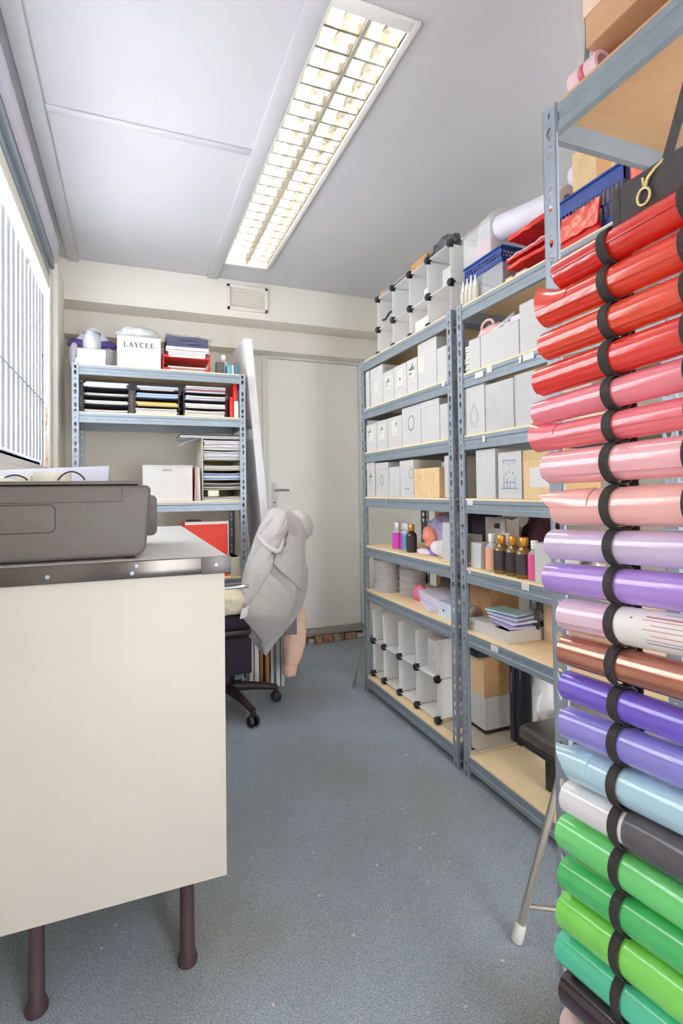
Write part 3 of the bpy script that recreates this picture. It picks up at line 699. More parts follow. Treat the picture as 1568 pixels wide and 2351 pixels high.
# ------------------------------------------------------------------ cube storage of frosted panels
conn_me = {}
def cubes(label, x0, x1, ys, zs, skip_tops=(), name='cube_storage', open_top=False):
    t = thing(name, ((x0 + x1) / 2, (ys[0] + ys[-1]) / 2, zs[0] - .004), label, 'cube storage')
    th = .0016
    for y in ys:
        for k in range(len(zs) - 1):
            part('panel', G().box((x0 + .006, y - th, zs[k] + .004), (x1 - .006, y + th, zs[k + 1] - .004)), CUBE, t, bevel=.0008, seg=1)
    for k, zz in enumerate(zs):
        if open_top and k == len(zs) - 1: continue
        for i in range(len(ys) - 1):
            if (k, i) in skip_tops: continue
            part('panel', G().box((x0 + .006, ys[i] + .004, zz - th), (x1 - .006, ys[i + 1] - .004, zz + th)), CUBE, t, bevel=.0008, seg=1)
    for k in range(len(zs) - 1):
        for i in range(len(ys) - 1):
            part('back_panel', G().box((x1 - .008, ys[i] + .004, zs[k] + .004), (x1 - .005, ys[i + 1] - .004, zs[k + 1] - .004)), CUBE, t)
    if 'c' not in conn_me:
        g = G()
        g.lathe((0, 0, 0), [(.0155, 0), (.0155, -.004), (.013, -.0075), (.006, -.0085)], 14, (1, 0, 0))
        for a in range(4):
            c, s = math.cos(a * PI / 2), math.sin(a * PI / 2)
            g.box((-.002, c * .006 + s * .0 - .0045 - abs(c) * .006, s * .006 - .0045 - abs(s) * .006), (.016, c * .006 + .0045 + abs(c) * .006, s * .006 + .0045 + abs(s) * .006))
        conn_me['c'] = mesh_from(g, 'connector', Vector((0, 0, 0)), BLACKPL, smooth=40)
    for y in ys:
        for zz in (zs[:-1] if open_top else zs):
            shared('connector', conn_me['c'], t, (x0 + .004, y, zz))
            o = shared('connector', conn_me['c'], t, (x1 - .004, y, zz), PI)
    return t
cubes('frosted white cube storage with black connectors on the bottom shelf by the door', 1.218, 1.50, [2.003, 2.182, 2.352, 2.524, 2.652], [.1065, .280, .452], open_top=True)
carton('carton', 'upright white carton with a pale drop print inside the lower cube storage', (1.25, 2.015, .2825), (1.38, 2.12, .425), art=[('dot', 0, .07, .06, WCARD2)])
ZT7 = LV[6]
cubes('frosted white cube storage with black connectors on top of the rack by the door', 1.228, 1.51, [1.864, 2.045, 2.211, 2.387, 2.561], [ZT7 + .017, 1.955, 2.118])
carton('carton', 'small white carton inside the upper cube storage next to the clear crate', (1.26, 1.885, 1.9575), (1.36, 1.965, 2.045), group='things in the upper cubes')
blob('white_pouch', 'white soft pouch inside the upper cube storage', (1.30, 2.11, 1.958), (.04, .04, .05), M('white_soft', (232, 232, 236), .8, var=.04), 'pouch', 21, .15, sub=3)
single('grey_envelope', G().box((1.26, 2.44, 1.958), (1.40, 2.53, 1.978)), M('slate', (118, 120, 128), .6), 'slate grey folded packet in the upper cube storage near the door', 'packet', bevel=.003)
single('black_cable', G().tube([(1.25, 2.41 + .12 * t_, 2.005 + .01 * math.sin(t_ * 6)) for t_ in [k / 12 for k in range(13)]], .005, 8).tube([(1.25, 2.41, 2.005), (1.28, 2.41, 1.9665)], .004, 6), BLACKPL, 'short black cable loop inside the upper cube storage', 'cable', smooth=60)
single('blue_panel_box', G().box((1.25, 2.06, ZT7 + .02), (1.38, 2.19, ZT7 + .08)), WCARD2, 'off-white flat box in the bottom row of the upper cube storage', 'box', bevel=.002)
# things on top of the cube storage
zt = 2.1202
single('paper_sheet', G().grid(lambda u, v: (1.232 + .2 * u, 2.26 + .30 * v, zt + .002 + .035 * math.sin(u * 3) * (1 - v * .4) + .012 * (1 - v)), 8, 8, thick=.002), PAPER, 'white paper sheet lying on the upper cube storage at its door end', 'paper', smooth=60)
t = carton('kraft_box', 'flattened kraft box on top of the upper cube storage', (1.24, 2.06, zt), (1.44, 2.20, zt + .04), KRAFT)
blob('black_bag', 'dark plastic bag draped on top of the upper cube storage', (1.285, 1.965, zt), (.045, .085, .045), M('dark_film', (92, 90, 96), .25, var=.3, scale=20, bump=.5), 'bag', 31, .25)
blob('clear_bag', 'crumpled clear bag on the middle of the upper cube storage', (1.42, 2.05, zt + .036), (.07, .10, .05), FILM, 'bag', 33, .25)
blob('clear_bag', 'crumpled clear bag on the sheet at the door end of the upper cube storage', (1.40, 2.30, zt), (.06, .05, .05), FILM, 'bag', 34, .25)
single('kraft_offcut', G().prism([(2.47, zt + .016), (2.555, zt + .016), (2.55, zt + .045), (2.52, zt + .03)], 'x', 1.25, 1.252).box((1.25, 2.47, zt + .0145), (1.30, 2.555, zt + .0165)), KRAFT, 'small folded kraft offcut on the paper at the door end', 'card')

# ------------------------------------------------------------------ top of the middle rack
zb = ZT7 + e_
WN = M('nozzle_white', (240, 240, 236), .4, var=.02)
CRM = M('cream_squeeze', (232, 228, 214), .45, var=.03, trans=.3)
for i, (y, h) in enumerate(((1.742, .10), (1.716, .105), (1.690, .108), (1.664, .10))):
    t = thing('squeeze_bottle', (1.212, y, zb), ('first', 'second', 'third', 'last')[i] + ' of four cream squeeze bottles with pointed nozzles, counted from the posts', 'bottle', 'squeeze bottles on top of the middle rack')
    part('bottle_body', G().lathe((1.212, y, zb), [(.011, 0), (.012, .004), (.012, h * .5), (.008, h * .58)], 16), CRM, t, smooth=40)
    part('nozzle', G().lathe((1.212, y, zb + h * .58), [(.0085, 0), (.0085, .01), (.005, .02), (.0025, h * .42)], 14), WN, t, smooth=40)
def crate(label, lo, hi, m, rim, clear=False, name='crate', holes=True):
    t = thing(name, ((lo[0] + hi[0]) / 2, (lo[1] + hi[1]) / 2, lo[2]), label, 'crate')
    w = .003
    part('base', G().box(lo, (hi[0], hi[1], lo[2] + .004)), rim, t, bevel=.001, seg=1)
    sides = [((lo[0], lo[1]), (lo[0] + w, hi[1])), ((hi[0] - w, lo[1]), (hi[0], hi[1])), ((lo[0], lo[1]), (hi[0], lo[1] + w)), ((lo[0], hi[1] - w), (hi[0], hi[1]))]
    for k, (a, b) in enumerate(sides):
        if not holes:
            part('side', G().box((a[0], a[1], lo[2] + .004), (b[0], b[1], hi[2])), m, t)
        else:
            g = G(); H = hi[2] - lo[2]
            g.box((a[0], a[1], lo[2] + .004), (b[0], b[1], lo[2] + H * .25)); g.box((a[0], a[1], lo[2] + H * .75), (b[0], b[1], hi[2]))
            along = 1 if k < 2 else 0
            Lh = (b[1] - a[1]) if along else (b[0] - a[0]); n = int(Lh / .014)
            for q in range(n + 1):
                s = q * Lh / n
                for zz0, zz1 in ((.25, .5), (.5, .75)):
                    off = .5 if zz0 > .3 else 0
                    s2 = min(Lh - .005, max(0, s + off * Lh / n - .0025))
                    if along: g.box((a[0], a[1] + s2, lo[2] + H * zz0), (b[0], a[1] + s2 + .005, lo[2] + H * zz1))
                    else: g.box((a[0] + s2, a[1], lo[2] + H * zz0), (a[0] + s2 + .005, b[1], lo[2] + H * zz1))
            for zz in (.5,):
                g.box((a[0], a[1], lo[2] + H * zz - .002), (b[0], b[1], lo[2] + H * zz + .002))
            part('side', g, m, t)
    g = G(); q = .006
    g.box((lo[0] - q, lo[1] - q, hi[2]), (lo[0] + w, hi[1] + q, hi[2] + .006)); g.box((hi[0] - w, lo[1] - q, hi[2]), (hi[0] + q, hi[1] + q, hi[2] + .006))
    g.box((lo[0] + w, lo[1] - q, hi[2]), (hi[0] - w, lo[1] + w, hi[2] + .006)); g.box((lo[0] + w, hi[1] - w, hi[2]), (hi[0] - w, hi[1] + q, hi[2] + .006))
    part('rim', g, rim, t, bevel=.001, seg=1)
    return t
crate('clear crate with blue base standing on the middle rack behind the squeeze bottles', (1.23, 1.53, zb), (1.50, 1.745, zb + .10), CLEARP, BLUEPL, holes=False)
crate('blue perforated tray stacked on the clear crate', (1.225, 1.525, zb + .1065), (1.505, 1.75, zb + .15), BLUEPL, BLUEPL)
crate('clear plastic box on the blue tray with a plastic bag in it', (1.235, 1.60, zb + .1575), (1.50, 1.77, zb + .285), CLEARP, CLEARP, holes=False)
blob('clear_bag', 'milky plastic bag bulging out of the clear box on the middle rack', (1.36, 1.685, zb + .163), (.105, .068, .135), M('milky_film', (230, 228, 228), .3, var=.06, bump=.4, bscale=25, trans=.3, clear=.15), 'bag', 41, .12)
blob('pink_cloth', 'pink cloth in the clear box under the milky bag', (1.262, 1.665, zb + .163), (.016, .05, .05), M('pink_cloth', (226, 178, 184), .8, var=.1), 'cloth', 43, .1, sub=3)
# red packs on the near half
REDF = M('red_glossy_film', (214, 28, 26), .25, var=.15, scale=10, bump=.3, bscale=18, coat=.3)
for k, (y0, y1, z0, z1) in enumerate(((1.27, 1.50, 0, .028), (1.285, 1.505, .031, .055), (1.27, 1.49, .09, .125))):
    zz = zb + .026
    single('red_pack', G().grid(lambda u, v: (1.225 + .2 * v, y0 + (y1 - y0) * u, zz + z0 + (z1 - z0) * (1 - .5 * v * v) + .005 * fbm((u * 5, v * 3, k))), 20, 10, thick=(z1 - z0) * .45), REDF,
           ('lowest', 'middle', 'topmost')[k] + ' shiny red pack in the pile under the white paper roll', 'pack', 'shiny red packs', smooth=60)
single('white_pack', G().grid(lambda u, v: (1.222 + .2 * v, 1.275 + .22 * u, zb + .087 + .006 * fbm((u * 6, v * 3, 4))), 20, 8, thick=.006), FILM, 'crumpled white film between the red packs', 'film', smooth=60)
carton('kraft_box', 'small kraft box under the red packs on the middle rack', (1.22, 1.47, zb), (1.30, 1.505, zb + .024), KRAFTL)
carton('carton', 'small white box under the red packs on the middle rack', (1.222, 1.40, zb), (1.30, 1.455, zb + .024), WCARD)
def hollow(label, a, b, ro, ri, m, name='paper_roll', cat='roll', group=None):
    a = Vector(a); b = Vector(b); L_ = (b - a).length
    return single(name, G().lathe(a, [(ri, .0), (ro, 0), (ro, L_), (ri, L_), (ri, 0)], 28, b - a, cap=False), m, label, cat, group, smooth=40)
hollow('fat white paper roll lying above the red packs on the middle rack', (1.31, 1.30, zb + .215), (1.29, 1.60, zb + .262), .047, .02, M('white_roll', (222, 222, 232), .45, var=.02))
hollow('white paper roll behind the kraft carton on top of the middle rack', (1.47, 1.05, zb + .36), (1.47, 1.42, zb + .385), .042, .02, MATS['white_roll'])
crate('dark blue perforated crate at the near end of the middle rack top', (1.235, 1.03, zb), (1.50, 1.275, zb + .165), BLUEPL, BLUEPL)
tcr = carton('kraft_box', 'kraft carton with shiny tape standing in the dark blue crate', (1.29, 1.05, zb + .006), (1.42, 1.262, zb + .335), KRAFTL)
part('tape', G().box((1.289, 1.12, zb + .20), (1.29, 1.17, zb + .335)), M('shiny_tape', (214, 164, 110), .15), tcr)
single('red_pack', G().grid(lambda u, v: (1.215 + .012 * v, 1.10 + .14 * u, zb + .03 + .075 * v + .004 * fbm((u * 5, v * 3, 9))), 14, 8, thick=.006).box((1.218, 1.10, zb), (1.226, 1.24, zb + .035)), REDF, 'shiny red pack leaning on the dark blue crate', 'pack', smooth=60)
hollow('coral vinyl roll standing upright at the near end of the middle rack', (1.255, .995, zb), (1.25, .998, zb + .30), .024, .015, M('coral_vinyl', (238, 112, 100), .3, var=.04, coat=.3), 'vinyl_roll')
hollow('shiny violet vinyl roll beside the coral one on the middle rack', (1.30, .94, zb), (1.30, .95, zb + .24), .03, .02, M('violet_vinyl', (196, 120, 196), .2, .2, var=.2, scale=30), 'vinyl_roll')
# pink pouch and white items on rack B upper shelf
zp = 1.6622
blob('pink_pouch', 'pink pouch with loop handle lying on the white cartons', (1.27, 1.62, zp), (.05, .085, .03), M('pink_fabric', (236, 186, 186), .7, var=.08, bump=.2), 'pouch', 51, .12)
single('pink_strap', G().tube([(1.215, 1.60 + .035 * math.cos(t_), zp + .028 + .025 * math.sin(t_)) for t_ in [PI * k / 10 for k in range(11)]], .0045, 8), MATS['pink_fabric'], 'pink strap looping up from the pink pouch', 'strap', smooth=60)
t = thing('white_scoop', (1.25, 1.53, zp), 'white plastic scoop lying on the carton beside the pink pouch', 'scoop')
part('bowl', G().lathe((1.25, 1.515, zp + .033), [(.0, -.002), (.02, .002), (.026, .014), (.024, .014), (.018, .005), (.0, .001)], 18, (-.6, .2, .7), cap=False), CAPW, t, smooth=50)
part('handle', G().tube([(1.25, 1.53, zp + .035), (1.235, 1.56, zp + .02), (1.225, 1.585, zp + .006)], [.007, .005, .006], 8), CAPW, t, smooth=50)
single('wrapped_stack', G().box((1.23, 1.425, zp), (1.40, 1.53, zp + .02)).box((1.235, 1.43, zp + .02), (1.39, 1.50, zp + .034)), M('lilac_paper', (224, 222, 232), .5, var=.03), 'low stack of white wrapped packets beside the tall carton', 'packet', bevel=.003)

# ------------------------------------------------------------------ rack B lower shelves
z = LV[2] + e_
t = thing('gift_bag', (1.42, 1.66, z), 'grey paper carrier bag with a triangular handle cut-out behind the bottles', 'bag')
BAGM = M('grey_paper_bag', (186, 178, 170), .7, var=.06)
y0, y1, x0, x1, h = 1.632, 1.752, 1.305, 1.365, .19
g = G()
# front wall with a handle hole
ring = [(1.643, z + .150), (1.66, z + .176), (1.69, z + .150)]
o8 = [(y0, z), (y0, z + h), ((y0 + y1) / 2, z + h + .004), (y1, z + h - .004), (y1, z)]
g.box((x0, y0, z), (x0 + .0015, y1, z + .148)); g.box((x0, y0, z + .148), (x0 + .0015, 1.665, z + h)); g.box((x0, 1.70, z + .148), (x0 + .0015, y1, z + h)); g.box((x0, 1.665, z + .168), (x0 + .0015, 1.70, z + h))
part('front_sheet', g, BAGM, t)
part('back_sheet', G().box((x1, y0, z), (x1 + .0015, y1, z + h)), BAGM, t)
part('side_sheet', G().prism([(x0, z), (x1, z), (x1, z + h), ((x0 + x1) / 2, z + h - .01), (x0, z + h)], 'y', y0, y0 + .0015), BAGM, t)
part('side_sheet', G().prism([(x0, z), (x1, z), (x1, z + h), ((x0 + x1) / 2, z + h - .01), (x0, z + h)], 'y', y1, y1 + .0015), BAGM, t)
part('base_sheet', G().box((x0, y0, z), (x1, y1, z + .0015)), BAGM, t)
PURD = M('dark_purple_cloth', (70, 38, 52), .8, var=.35, scale=20, bump=.4)
blob('dark_purple_bundle', 'dark purple bundle at the back of the bottle shelf', (1.46, 1.60, z), (.06, .10, .135), PURD, 'bundle', 61, .15)
t = thing('foil_bundle', (1.40, 1.31, z), 'crumpled gold and silver wrap by the near post of the bottle shelf', 'wrap')
blob('gold_wrap', '', (1.40, 1.30, z + .06), (.03, .035, .06), M('gold_wrap', (190, 140, 84), .4, .3, var=.3, scale=30), '', 63, .3, par=t, sub=3)
blob('silver_wrap', '', (1.39, 1.31, z), (.03, .04, .05), M('silver_wrap', (186, 186, 192), .3, .4, var=.2, scale=30), '', 64, .3, par=t, sub=3)
blob('white_bag', 'white bag end beside the posts behind the small carton', (1.46, 1.73, z), (.04, .02, .09), M('white_bag', (226, 226, 230), .6, var=.05), 'bag', 66, .12, sub=3)
z = LV[1] + e_
t = carton('kraft_box', 'printed kraft box at the post end of the second shelf, middle rack', (1.36, 1.80, z), (1.50, 1.945, z + .135), KRAFT, art=[('lines', .0, .05, .05, M('brown_print', (120, 80, 60), .6))])
single('box_tray', G().box((1.215, 1.52, z), (1.52, 1.748, z + .004)).box((1.215, 1.52, z + .004), (1.219, 1.748, z + .044)).box((1.516, 1.52, z + .004), (1.52, 1.748, z + .044)).box((1.219, 1.52, z + .004), (1.516, 1.524, z + .044)).box((1.219, 1.744, z + .004), (1.516, 1.748, z + .044)).box((1.219, 1.60, z + .040), (1.516, 1.744, z + .0445)), M('grey_card', (200, 196, 190), .6, var=.05), 'shallow grey card tray on the second shelf of the middle rack', 'tray')
pals = (M('teal_paper', (168, 206, 206), .5, var=.1), M('lilac_paper2', (204, 194, 232), .5, var=.06), PAPERB, M('lilac_paper3', (188, 176, 222), .5, var=.06))
for k in range(4):
    zz = z + .0455 + k * .011
    single('paper_packet', G().grid(lambda u, v: (1.23 + .10 * v + .01 * k, 1.50 + .012 * k + .15 * u, zz + .004 * math.sin(3 * u + k) * v + .006), 12, 6, thick=.006).rotz(.12 * (k - 1.5), (1.28, 1.58, 0)), pals[3 - k],
           ('bottom', 'second', 'third', 'top')[k] + ' of the lilac and teal packets lying in the grey tray', 'packet', 'lilac and teal packets', smooth=60)
t = carton('kraft_box', 'large brown carton at the near end of the second shelf, middle rack', (1.36, 1.20, z), (1.57, 1.505, z + .135), M('pale_kraft', (204, 178, 152), .75, var=.06))
blob('clear_bag', 'shiny clear wrap lying on the large brown carton', (1.40, 1.38, z + .1355), (.05, .13, .03), FILM, 'wrap', 71, .25)
single('dark_strip', G().grid(lambda u, v: (1.34 + .02 * v, 1.50 + .03 * u, z + .10 + .10 * v - .06 * u), 4, 6, thick=.004).box((1.34, 1.505, z + .04), (1.344, 1.53, z + .11)), DKGREY, 'dark strip hanging beside the large brown carton', 'strip')
z = LV[0] + e_
single('card_sheet', G().box((1.236, 1.728, z), (1.45, 1.995, z + .005)).box((1.236, 1.722, z), (1.45, 1.728, z + .007)), M('grey_board', (198, 186, 168), .8, var=.06), 'flat grey brown card sheet on the bottom shelf under the boxes', 'card', bevel=.001)
BLKBASE = M('black_base', (40, 32, 34), .6, var=.1)
single('base_tray', G().box((1.345, 1.83, z + .0055), (1.485, 1.985, z + .022)), BLKBASE, 'thin black tray under the white box on the bottom shelf', 'tray', bevel=.002)
t = carton('carton', 'low white box on a black tray on the bottom shelf of the middle rack', (1.34, 1.825, z + .0225), (1.48, 1.985, z + .155), WCARD)
t = carton('kraft_box', 'brown box with pale front on top of the low white box', (1.34, 1.828, z + .1555), (1.478, 1.985, z + .318), KRAFT)
part('pale_front', G().box((1.3385, 1.828, z + .1555), (1.3399, 1.985, z + .316)), KRAFTL, t)
single('black_tray', G().box((1.31, 1.83, z + .3185), (1.47, 1.985, z + .336)).box((1.30, 1.85, z + .3365), (1.35, 1.95, z + .343)), M('black_navy', (56, 60, 76), .5, var=.08), 'flat black case on top of the brown box on the bottom shelf', 'case', bevel=.003)
t = thing('upright_case', (1.44, 1.725, z), 'tall dark navy panel case standing on the bottom shelf of the middle rack', 'case')
NAVY = M('navy_black', (44, 46, 62), .4, var=.06)
part('body', G().box((1.412, 1.700, z), (1.47, 1.752, z + .365)), NAVY, t, bevel=.004)
part('fin', G().box((1.404, 1.728, z + .01), (1.414, 1.751, z + .355)), NAVY, t, bevel=.002)
part('slot', G().box((1.4034, 1.736, z + .2), (1.4044, 1.740, z + .28)), STEEL, t)
t = thing('white_jug', (1.46, 1.60, z), 'white plastic jug with lid behind the black padded seat', 'jug')
part('jug_body', G().lathe((1.46, 1.61, z), [(.045, 0), (.05, .01), (.05, .25), (.044, .27), (.044, .30)], 24), CAPW, t, smooth=40)
part('lid', G().lathe((1.46, 1.61, z + .30), [(.052, 0), (.055, .005), (.055, .022), (.048, .028)], 24), CAPW, t, smooth=40)
part('handle', G().tube([(1.42, 1.585, z + .25), (1.39, 1.57, z + .235), (1.38, 1.565, z + .20), (1.39, 1.57, z + .16), (1.42, 1.585, z + .145)], .008, 8), CAPW, t, smooth=60)
LEATH = M('black_leather', (84, 78, 72), .3, var=.1, scale=50, bump=.15)
t = thing('padded_seat', (1.38, 1.36, z), 'black leather padded seat on stubby black legs on the bottom shelf', 'seat')
part('cushion', G().box((1.235, 1.18, z + .145), (1.50, 1.505, z + .20)), LEATH, t, bevel=.02, seg=3)
part('piping', G().tube([(1.24, 1.19, z + .148), (1.24, 1.495, z + .148), (1.495, 1.495, z + .148), (1.495, 1.19, z + .148), (1.24, 1.19, z + .148)], .004, 6), BLACKPL, t)
part('seat_base', G().box((1.25, 1.20, z + .12), (1.49, 1.49, z + .146)), BLACKPL, t, bevel=.006)
for xx, yy in ((1.30, 1.42), (1.30, 1.22), (1.46, 1.42), (1.46, 1.22)):
    part('leg', G().prism([(xx - .012, yy - .012), (xx + .012, yy - .012), (xx + .012, yy + .012), (xx - .012, yy + .012)], 'z', z, z + .122), BLACKPL, t, bevel=.003)

# ------------------------------------------------------------------ vinyl rolls strapped to the near rack
RXC = .700
rolls = [  # far end y, z at far end, slope dz/dy, radius, colour, description
 (.712, 1.469, -.034, .0255, (218, 44, 34), 'deep red vinyl roll, topmost of the strapped stack'),
 (.750, 1.413, -.020, .0262, (228, 66, 46), 'orange red vinyl roll second from the top with a curled corner'),
 (.748, 1.353, -.031, .0262, (232, 78, 54), 'light orange red vinyl roll, third from the top'),
 (.763, 1.292, -.045, .0285, (230, 62, 56), 'bright red vinyl roll just above the first pink one'),
 (.771, 1.236, -.055, .0250, (240, 134, 148), 'rose pink vinyl roll under the reds'),
 (.778, 1.187, -.040, .0235, (240, 120, 130), 'salmon rose vinyl roll with a loose edge'),
 (.744, 1.134, -.025, .0300, (246, 182, 190), 'fat pale pink vinyl roll'),
 (.720, 1.064, -.045, .0325, (246, 186, 178), 'peach pink vinyl roll with a folded back corner'),
 (.741, 1.000, -.055, .0275, (212, 192, 226), 'pale lavender vinyl roll'),
 (.748, .941, -.060, .0280, (180, 142, 226), 'bright purple vinyl roll'),
 (.714, .881, -.080, .0295, (230, 196, 216), 'pale pink vinyl roll with a striped paper label'),
 (.715, .820, -.065, .0270, (196, 130, 108), 'copper metallic vinyl roll'),
 (.716, .761, -.060, .0275, (118, 94, 212), 'deep violet vinyl roll'),
 (.716, .697, -.100, .0305, (146, 138, 222), 'periwinkle blue vinyl roll'),
 (.705, .633, -.115, .0310, (180, 216, 232), 'light sky blue vinyl roll'),
 (.714, .571, -.115, .0295, (232, 230, 234), 'white vinyl roll under smoky clear film'),
 (.726, .507, -.110, .0300, (116, 222, 128), 'bright green vinyl roll with a torn edge'),
 (.723, .438, -.150, .0290, (78, 200, 112), 'emerald green vinyl roll'),
 (.725, .374, -.155, .0315, (138, 232, 100), 'lime green vinyl roll'),
 (.730, .307, -.160, .0300, (88, 212, 172), 'teal green vinyl roll'),
 (.724, .243, -.170, .0295, (58, 40, 50), 'glossy black vinyl roll'),
 (.726, .184, -.175, .0270, (224, 200, 196), 'cream backed mauve vinyl roll at the foot of the stack'),
]
fit = []
for i, (yl, zl, sl, r, c, lb) in enumerate(rolls):
    q = 1.12
    for j in (i - 1, i + 1):
        if 0 <= j < len(rolls):
            o = rolls[j]
            for yy in (.74, .60, .45):
                q = min(q, abs((zl + sl * (yy - yl)) - (o[1] + o[2] * (yy - o[0]))) / (r + o[3]))
    fit.append(q * .99)
holder = thing('vinyl_roll_holder', (.725, .60, .16), 'hanging black webbing holder strapping the vinyl rolls to the near rack', 'holder')
BAND = M('strap_band', (56, 51, 50), .75, var=.2, scale=200, bump=.2)
for i, (yl, zl, sl, r, c, lb) in enumerate(rolls):
    d = Vector((0, 1, sl)).normalized()
    L_ = .33
    far = Vector((RXC, yl, zl)); near = far - d * L_
    t = thing('vinyl_roll', (RXC, near.y + (yl - near.y) / 2, min(far.z, near.z) - r), lb, 'vinyl roll', 'vinyl rolls strapped to the near rack')
    metal = .65 if 'copper' in lb else 0
    r *= fit[i]
    mt = M('vinyl_%d' % i, c, .2, metal, var=.04, scale=6, coat=.7, bump=.06, bscale=7)
    u = Vector((1, 0, 0)); w = d.cross(u) * -1  # w points up
    if w.z < 0: w = -w
    g = G(); n = 84; turns = 2.15; th = .0007
    start = 2.3 + (i * 1.7) % 1.4       # where the sheet edge lies
    po = []; pi_ = []
    for k in range(n + 1):
        f = k / n; a = start + 2 * PI * turns * f
        rr = r * (.80 + .20 * f) if i not in (11,) else r * (.7 + .3 * f)
        po.append((math.cos(a) * rr, math.sin(a) * rr)); pi_.append((math.cos(a) * (rr - th), math.sin(a) * (rr - th)))
    def pt(p, base): return base + u * p[0] + w * p[1]
    vs = [pt(p, near) for p in po] + [pt(p, far) for p in po] + [pt(p, near) for p in pi_] + [pt(p, far) for p in pi_]
    N1 = n + 1
    fo = [(k, k + 1, N1 + k + 1, N1 + k) for k in range(n)]
    fi = [(2 * N1 + k + 1, 2 * N1 + k, 3 * N1 + k, 3 * N1 + k + 1) for k in range(n)]
    fe = [(N1 + k, N1 + k + 1, 3 * N1 + k + 1, 3 * N1 + k) for k in range(n)] + [(k + 1, k, 2 * N1 + k, 2 * N1 + k + 1) for k in range(n)] + [(n, N1 + n, 3 * N1 + n, 2 * N1 + n), (0, 2 * N1, 3 * N1, N1)]
    o_ = len(g.v); g.v += vs
    g.f += fo; g.mi += [0] * len(fo); g.f += fi; g.mi += [1] * len(fi); g.f += fe; g.mi += [1] * len(fe)
    part('sheet', g, [mt, LINER], t, smooth=50)
    # cardboard core or tucked inner liner visible at the end
    if i in (1, 7, 3):
        part('inner_curl', G().lathe(far - d * .02, [(r * .55, 0), (r * .58, 0), (r * .58, .03), (r * .55, .03)], 24, d, cap=False), KRAFT if i == 7 else mt, t, smooth=50)
    # curled corners of the outer sheet
    def corner(dy, up, out_, wd):
        p0 = far + w * (r + .0006) - d * wd
        def fn(a, b):
            ang = .2 + 1.3 * b
            q = far - d * wd * (1 - a) + Vector((-1, 0, 0)) * (r * math.sin(ang)) + w * (r * math.cos(ang))
            lift = a * a * (1 - b)
            return q + d * (dy * lift) + Vector((-1, 0, 0)) * out_ * lift + w * up * lift + (Vector((-1, 0, 0)) * math.sin(ang) + w * math.cos(ang)) * .0009
        part('curled_corner', G().grid(fn, 10, 8, thick=.0007), mt, t, smooth=60)
    if i == 1: corner(.008, .022, .006, .07)
    if i == 5: corner(.006, .010, .002, .06)
    if i == 7: corner(.03, -.006, .022, .08)
    if i == 14: corner(.028, -.004, .006, .05)
    if i == 10:
        LABM = M('paper_label', (236, 232, 230), .5, var=.02)
        pf = G()
        def arc(y_a, y_b, a0, a1, rr, gg):
            gg.grid(lambda a, b: Vector((RXC, 0, 0)) + Vector((0, y_a + (y_b - y_a) * a, zl + sl * (y_a + (y_b - y_a) * a - yl))) + u * (-rr * math.sin(a0 + (a1 - a0) * b)) + w * (rr * math.cos(a0 + (a1 - a0) * b)), 4, 10)
        arc(.40, .597, .2, 2.9, r + .0008, pf)
        lab = part('paper_label', pf, LABM, t, smooth=60)
        st = G()
        for q, (a0, a1) in enumerate(((.75, .82), (.95, .98), (1.18, 1.21), (1.4, 1.43), (1.66, 1.69), (1.88, 1.91))):
            arc(.40, (.545, .55, .535, .548, .535, .545)[q], a0, a1, r + .0013, st)
        part('stripe', st, M('label_red', (206, 112, 130), .5), lab)
        st = G(); arc(.40, .545, 2.05, 2.09, r + .0013, st); arc(.40, .52, .52, .54, r + .0013, st)
        part('stripe', st, M('label_blue', (120, 112, 170), .5), lab)
        st = G(); arc(.566, .570, .9, 1.0, r + .0013, st); part('logo_dot', st, M('label_red', (206, 112, 130), .5), lab)
    if i == 15:
        part('smoky_film', G().lathe(near, [(r + .0012, 0), (r + .0014, .001), (r + .0014, L_ - .125), (r + .0012, L_ - .124)], 30, d, cap=False), M('smoky_film_m', (112, 108, 116), .12, var=.15, scale=12, clear=.35), t, smooth=50)
    # webbing loops
    for ys_ in (.606, .475):
        p = far + d * ((ys_ - yl) / d.y)
        k_ = 28; hw_ = .0085
        path = []; tv = []
        g = G()
        rr = r + .0016
        prof = []
        g.lathe(p - d * hw_, [(rr, 0), (rr + .0022, .001), (rr + .0022, 2 * hw_ - .001), (rr, 2 * hw_), (rr - .001, hw_), (rr, 0)], k_, d, cap=False)
        part('loop', g, BAND, holder, smooth=50)
for ys_ in (.606, .475):
    part('backing_strap', G().box((.7305, ys_ - .0085, .16), (.7325, ys_ + .0085, 1.50)), BAND, holder)
# header panel of the holder
part('header_panel', G().box((.692, .30, 1.498), (.700, .598, 1.553)), DKGREY, holder, bevel=.002)
part('hem', G().box((.690, .586, 1.496), (.702, .600, 1.556)), DKGREY, holder, bevel=.003)
part('top_hem', G().tube([(.696, .30, 1.555), (.696, .44, 1.556), (.696, .598, 1.552)], .0045, 8), DKGREY, holder, smooth=60)
part('hanging_strap', G().ribbon([(.702, .523, 1.545), (.706, .505, 1.60), (.716, .478, 1.70), (.7225, .462, 1.775), (.7285, .456, 1.822), (.76, .456, 1.824)], (0, .009, 0), (.0018, 0, .0005)), DKGREY, holder)
tor = G().tube([(.688, .543 + .010 * math.cos(a), 1.517 + .012 * math.sin(a)) for a in [2 * PI * k / 18 for k in range(19)]], .0022, 8)
tor.tube([(.689, .541, 1.529), (.688, .536, 1.540), (.690, .526, 1.549), (.694, .515, 1.556)], .0025, 8); tor.tube([(.689, .542, 1.529), (.689, .545, 1.545)], .0022, 8)
part('key_ring', tor, M('brass', (222, 206, 150), .3, .7, var=.05), holder, smooth=60, label='small brass ring and hook')

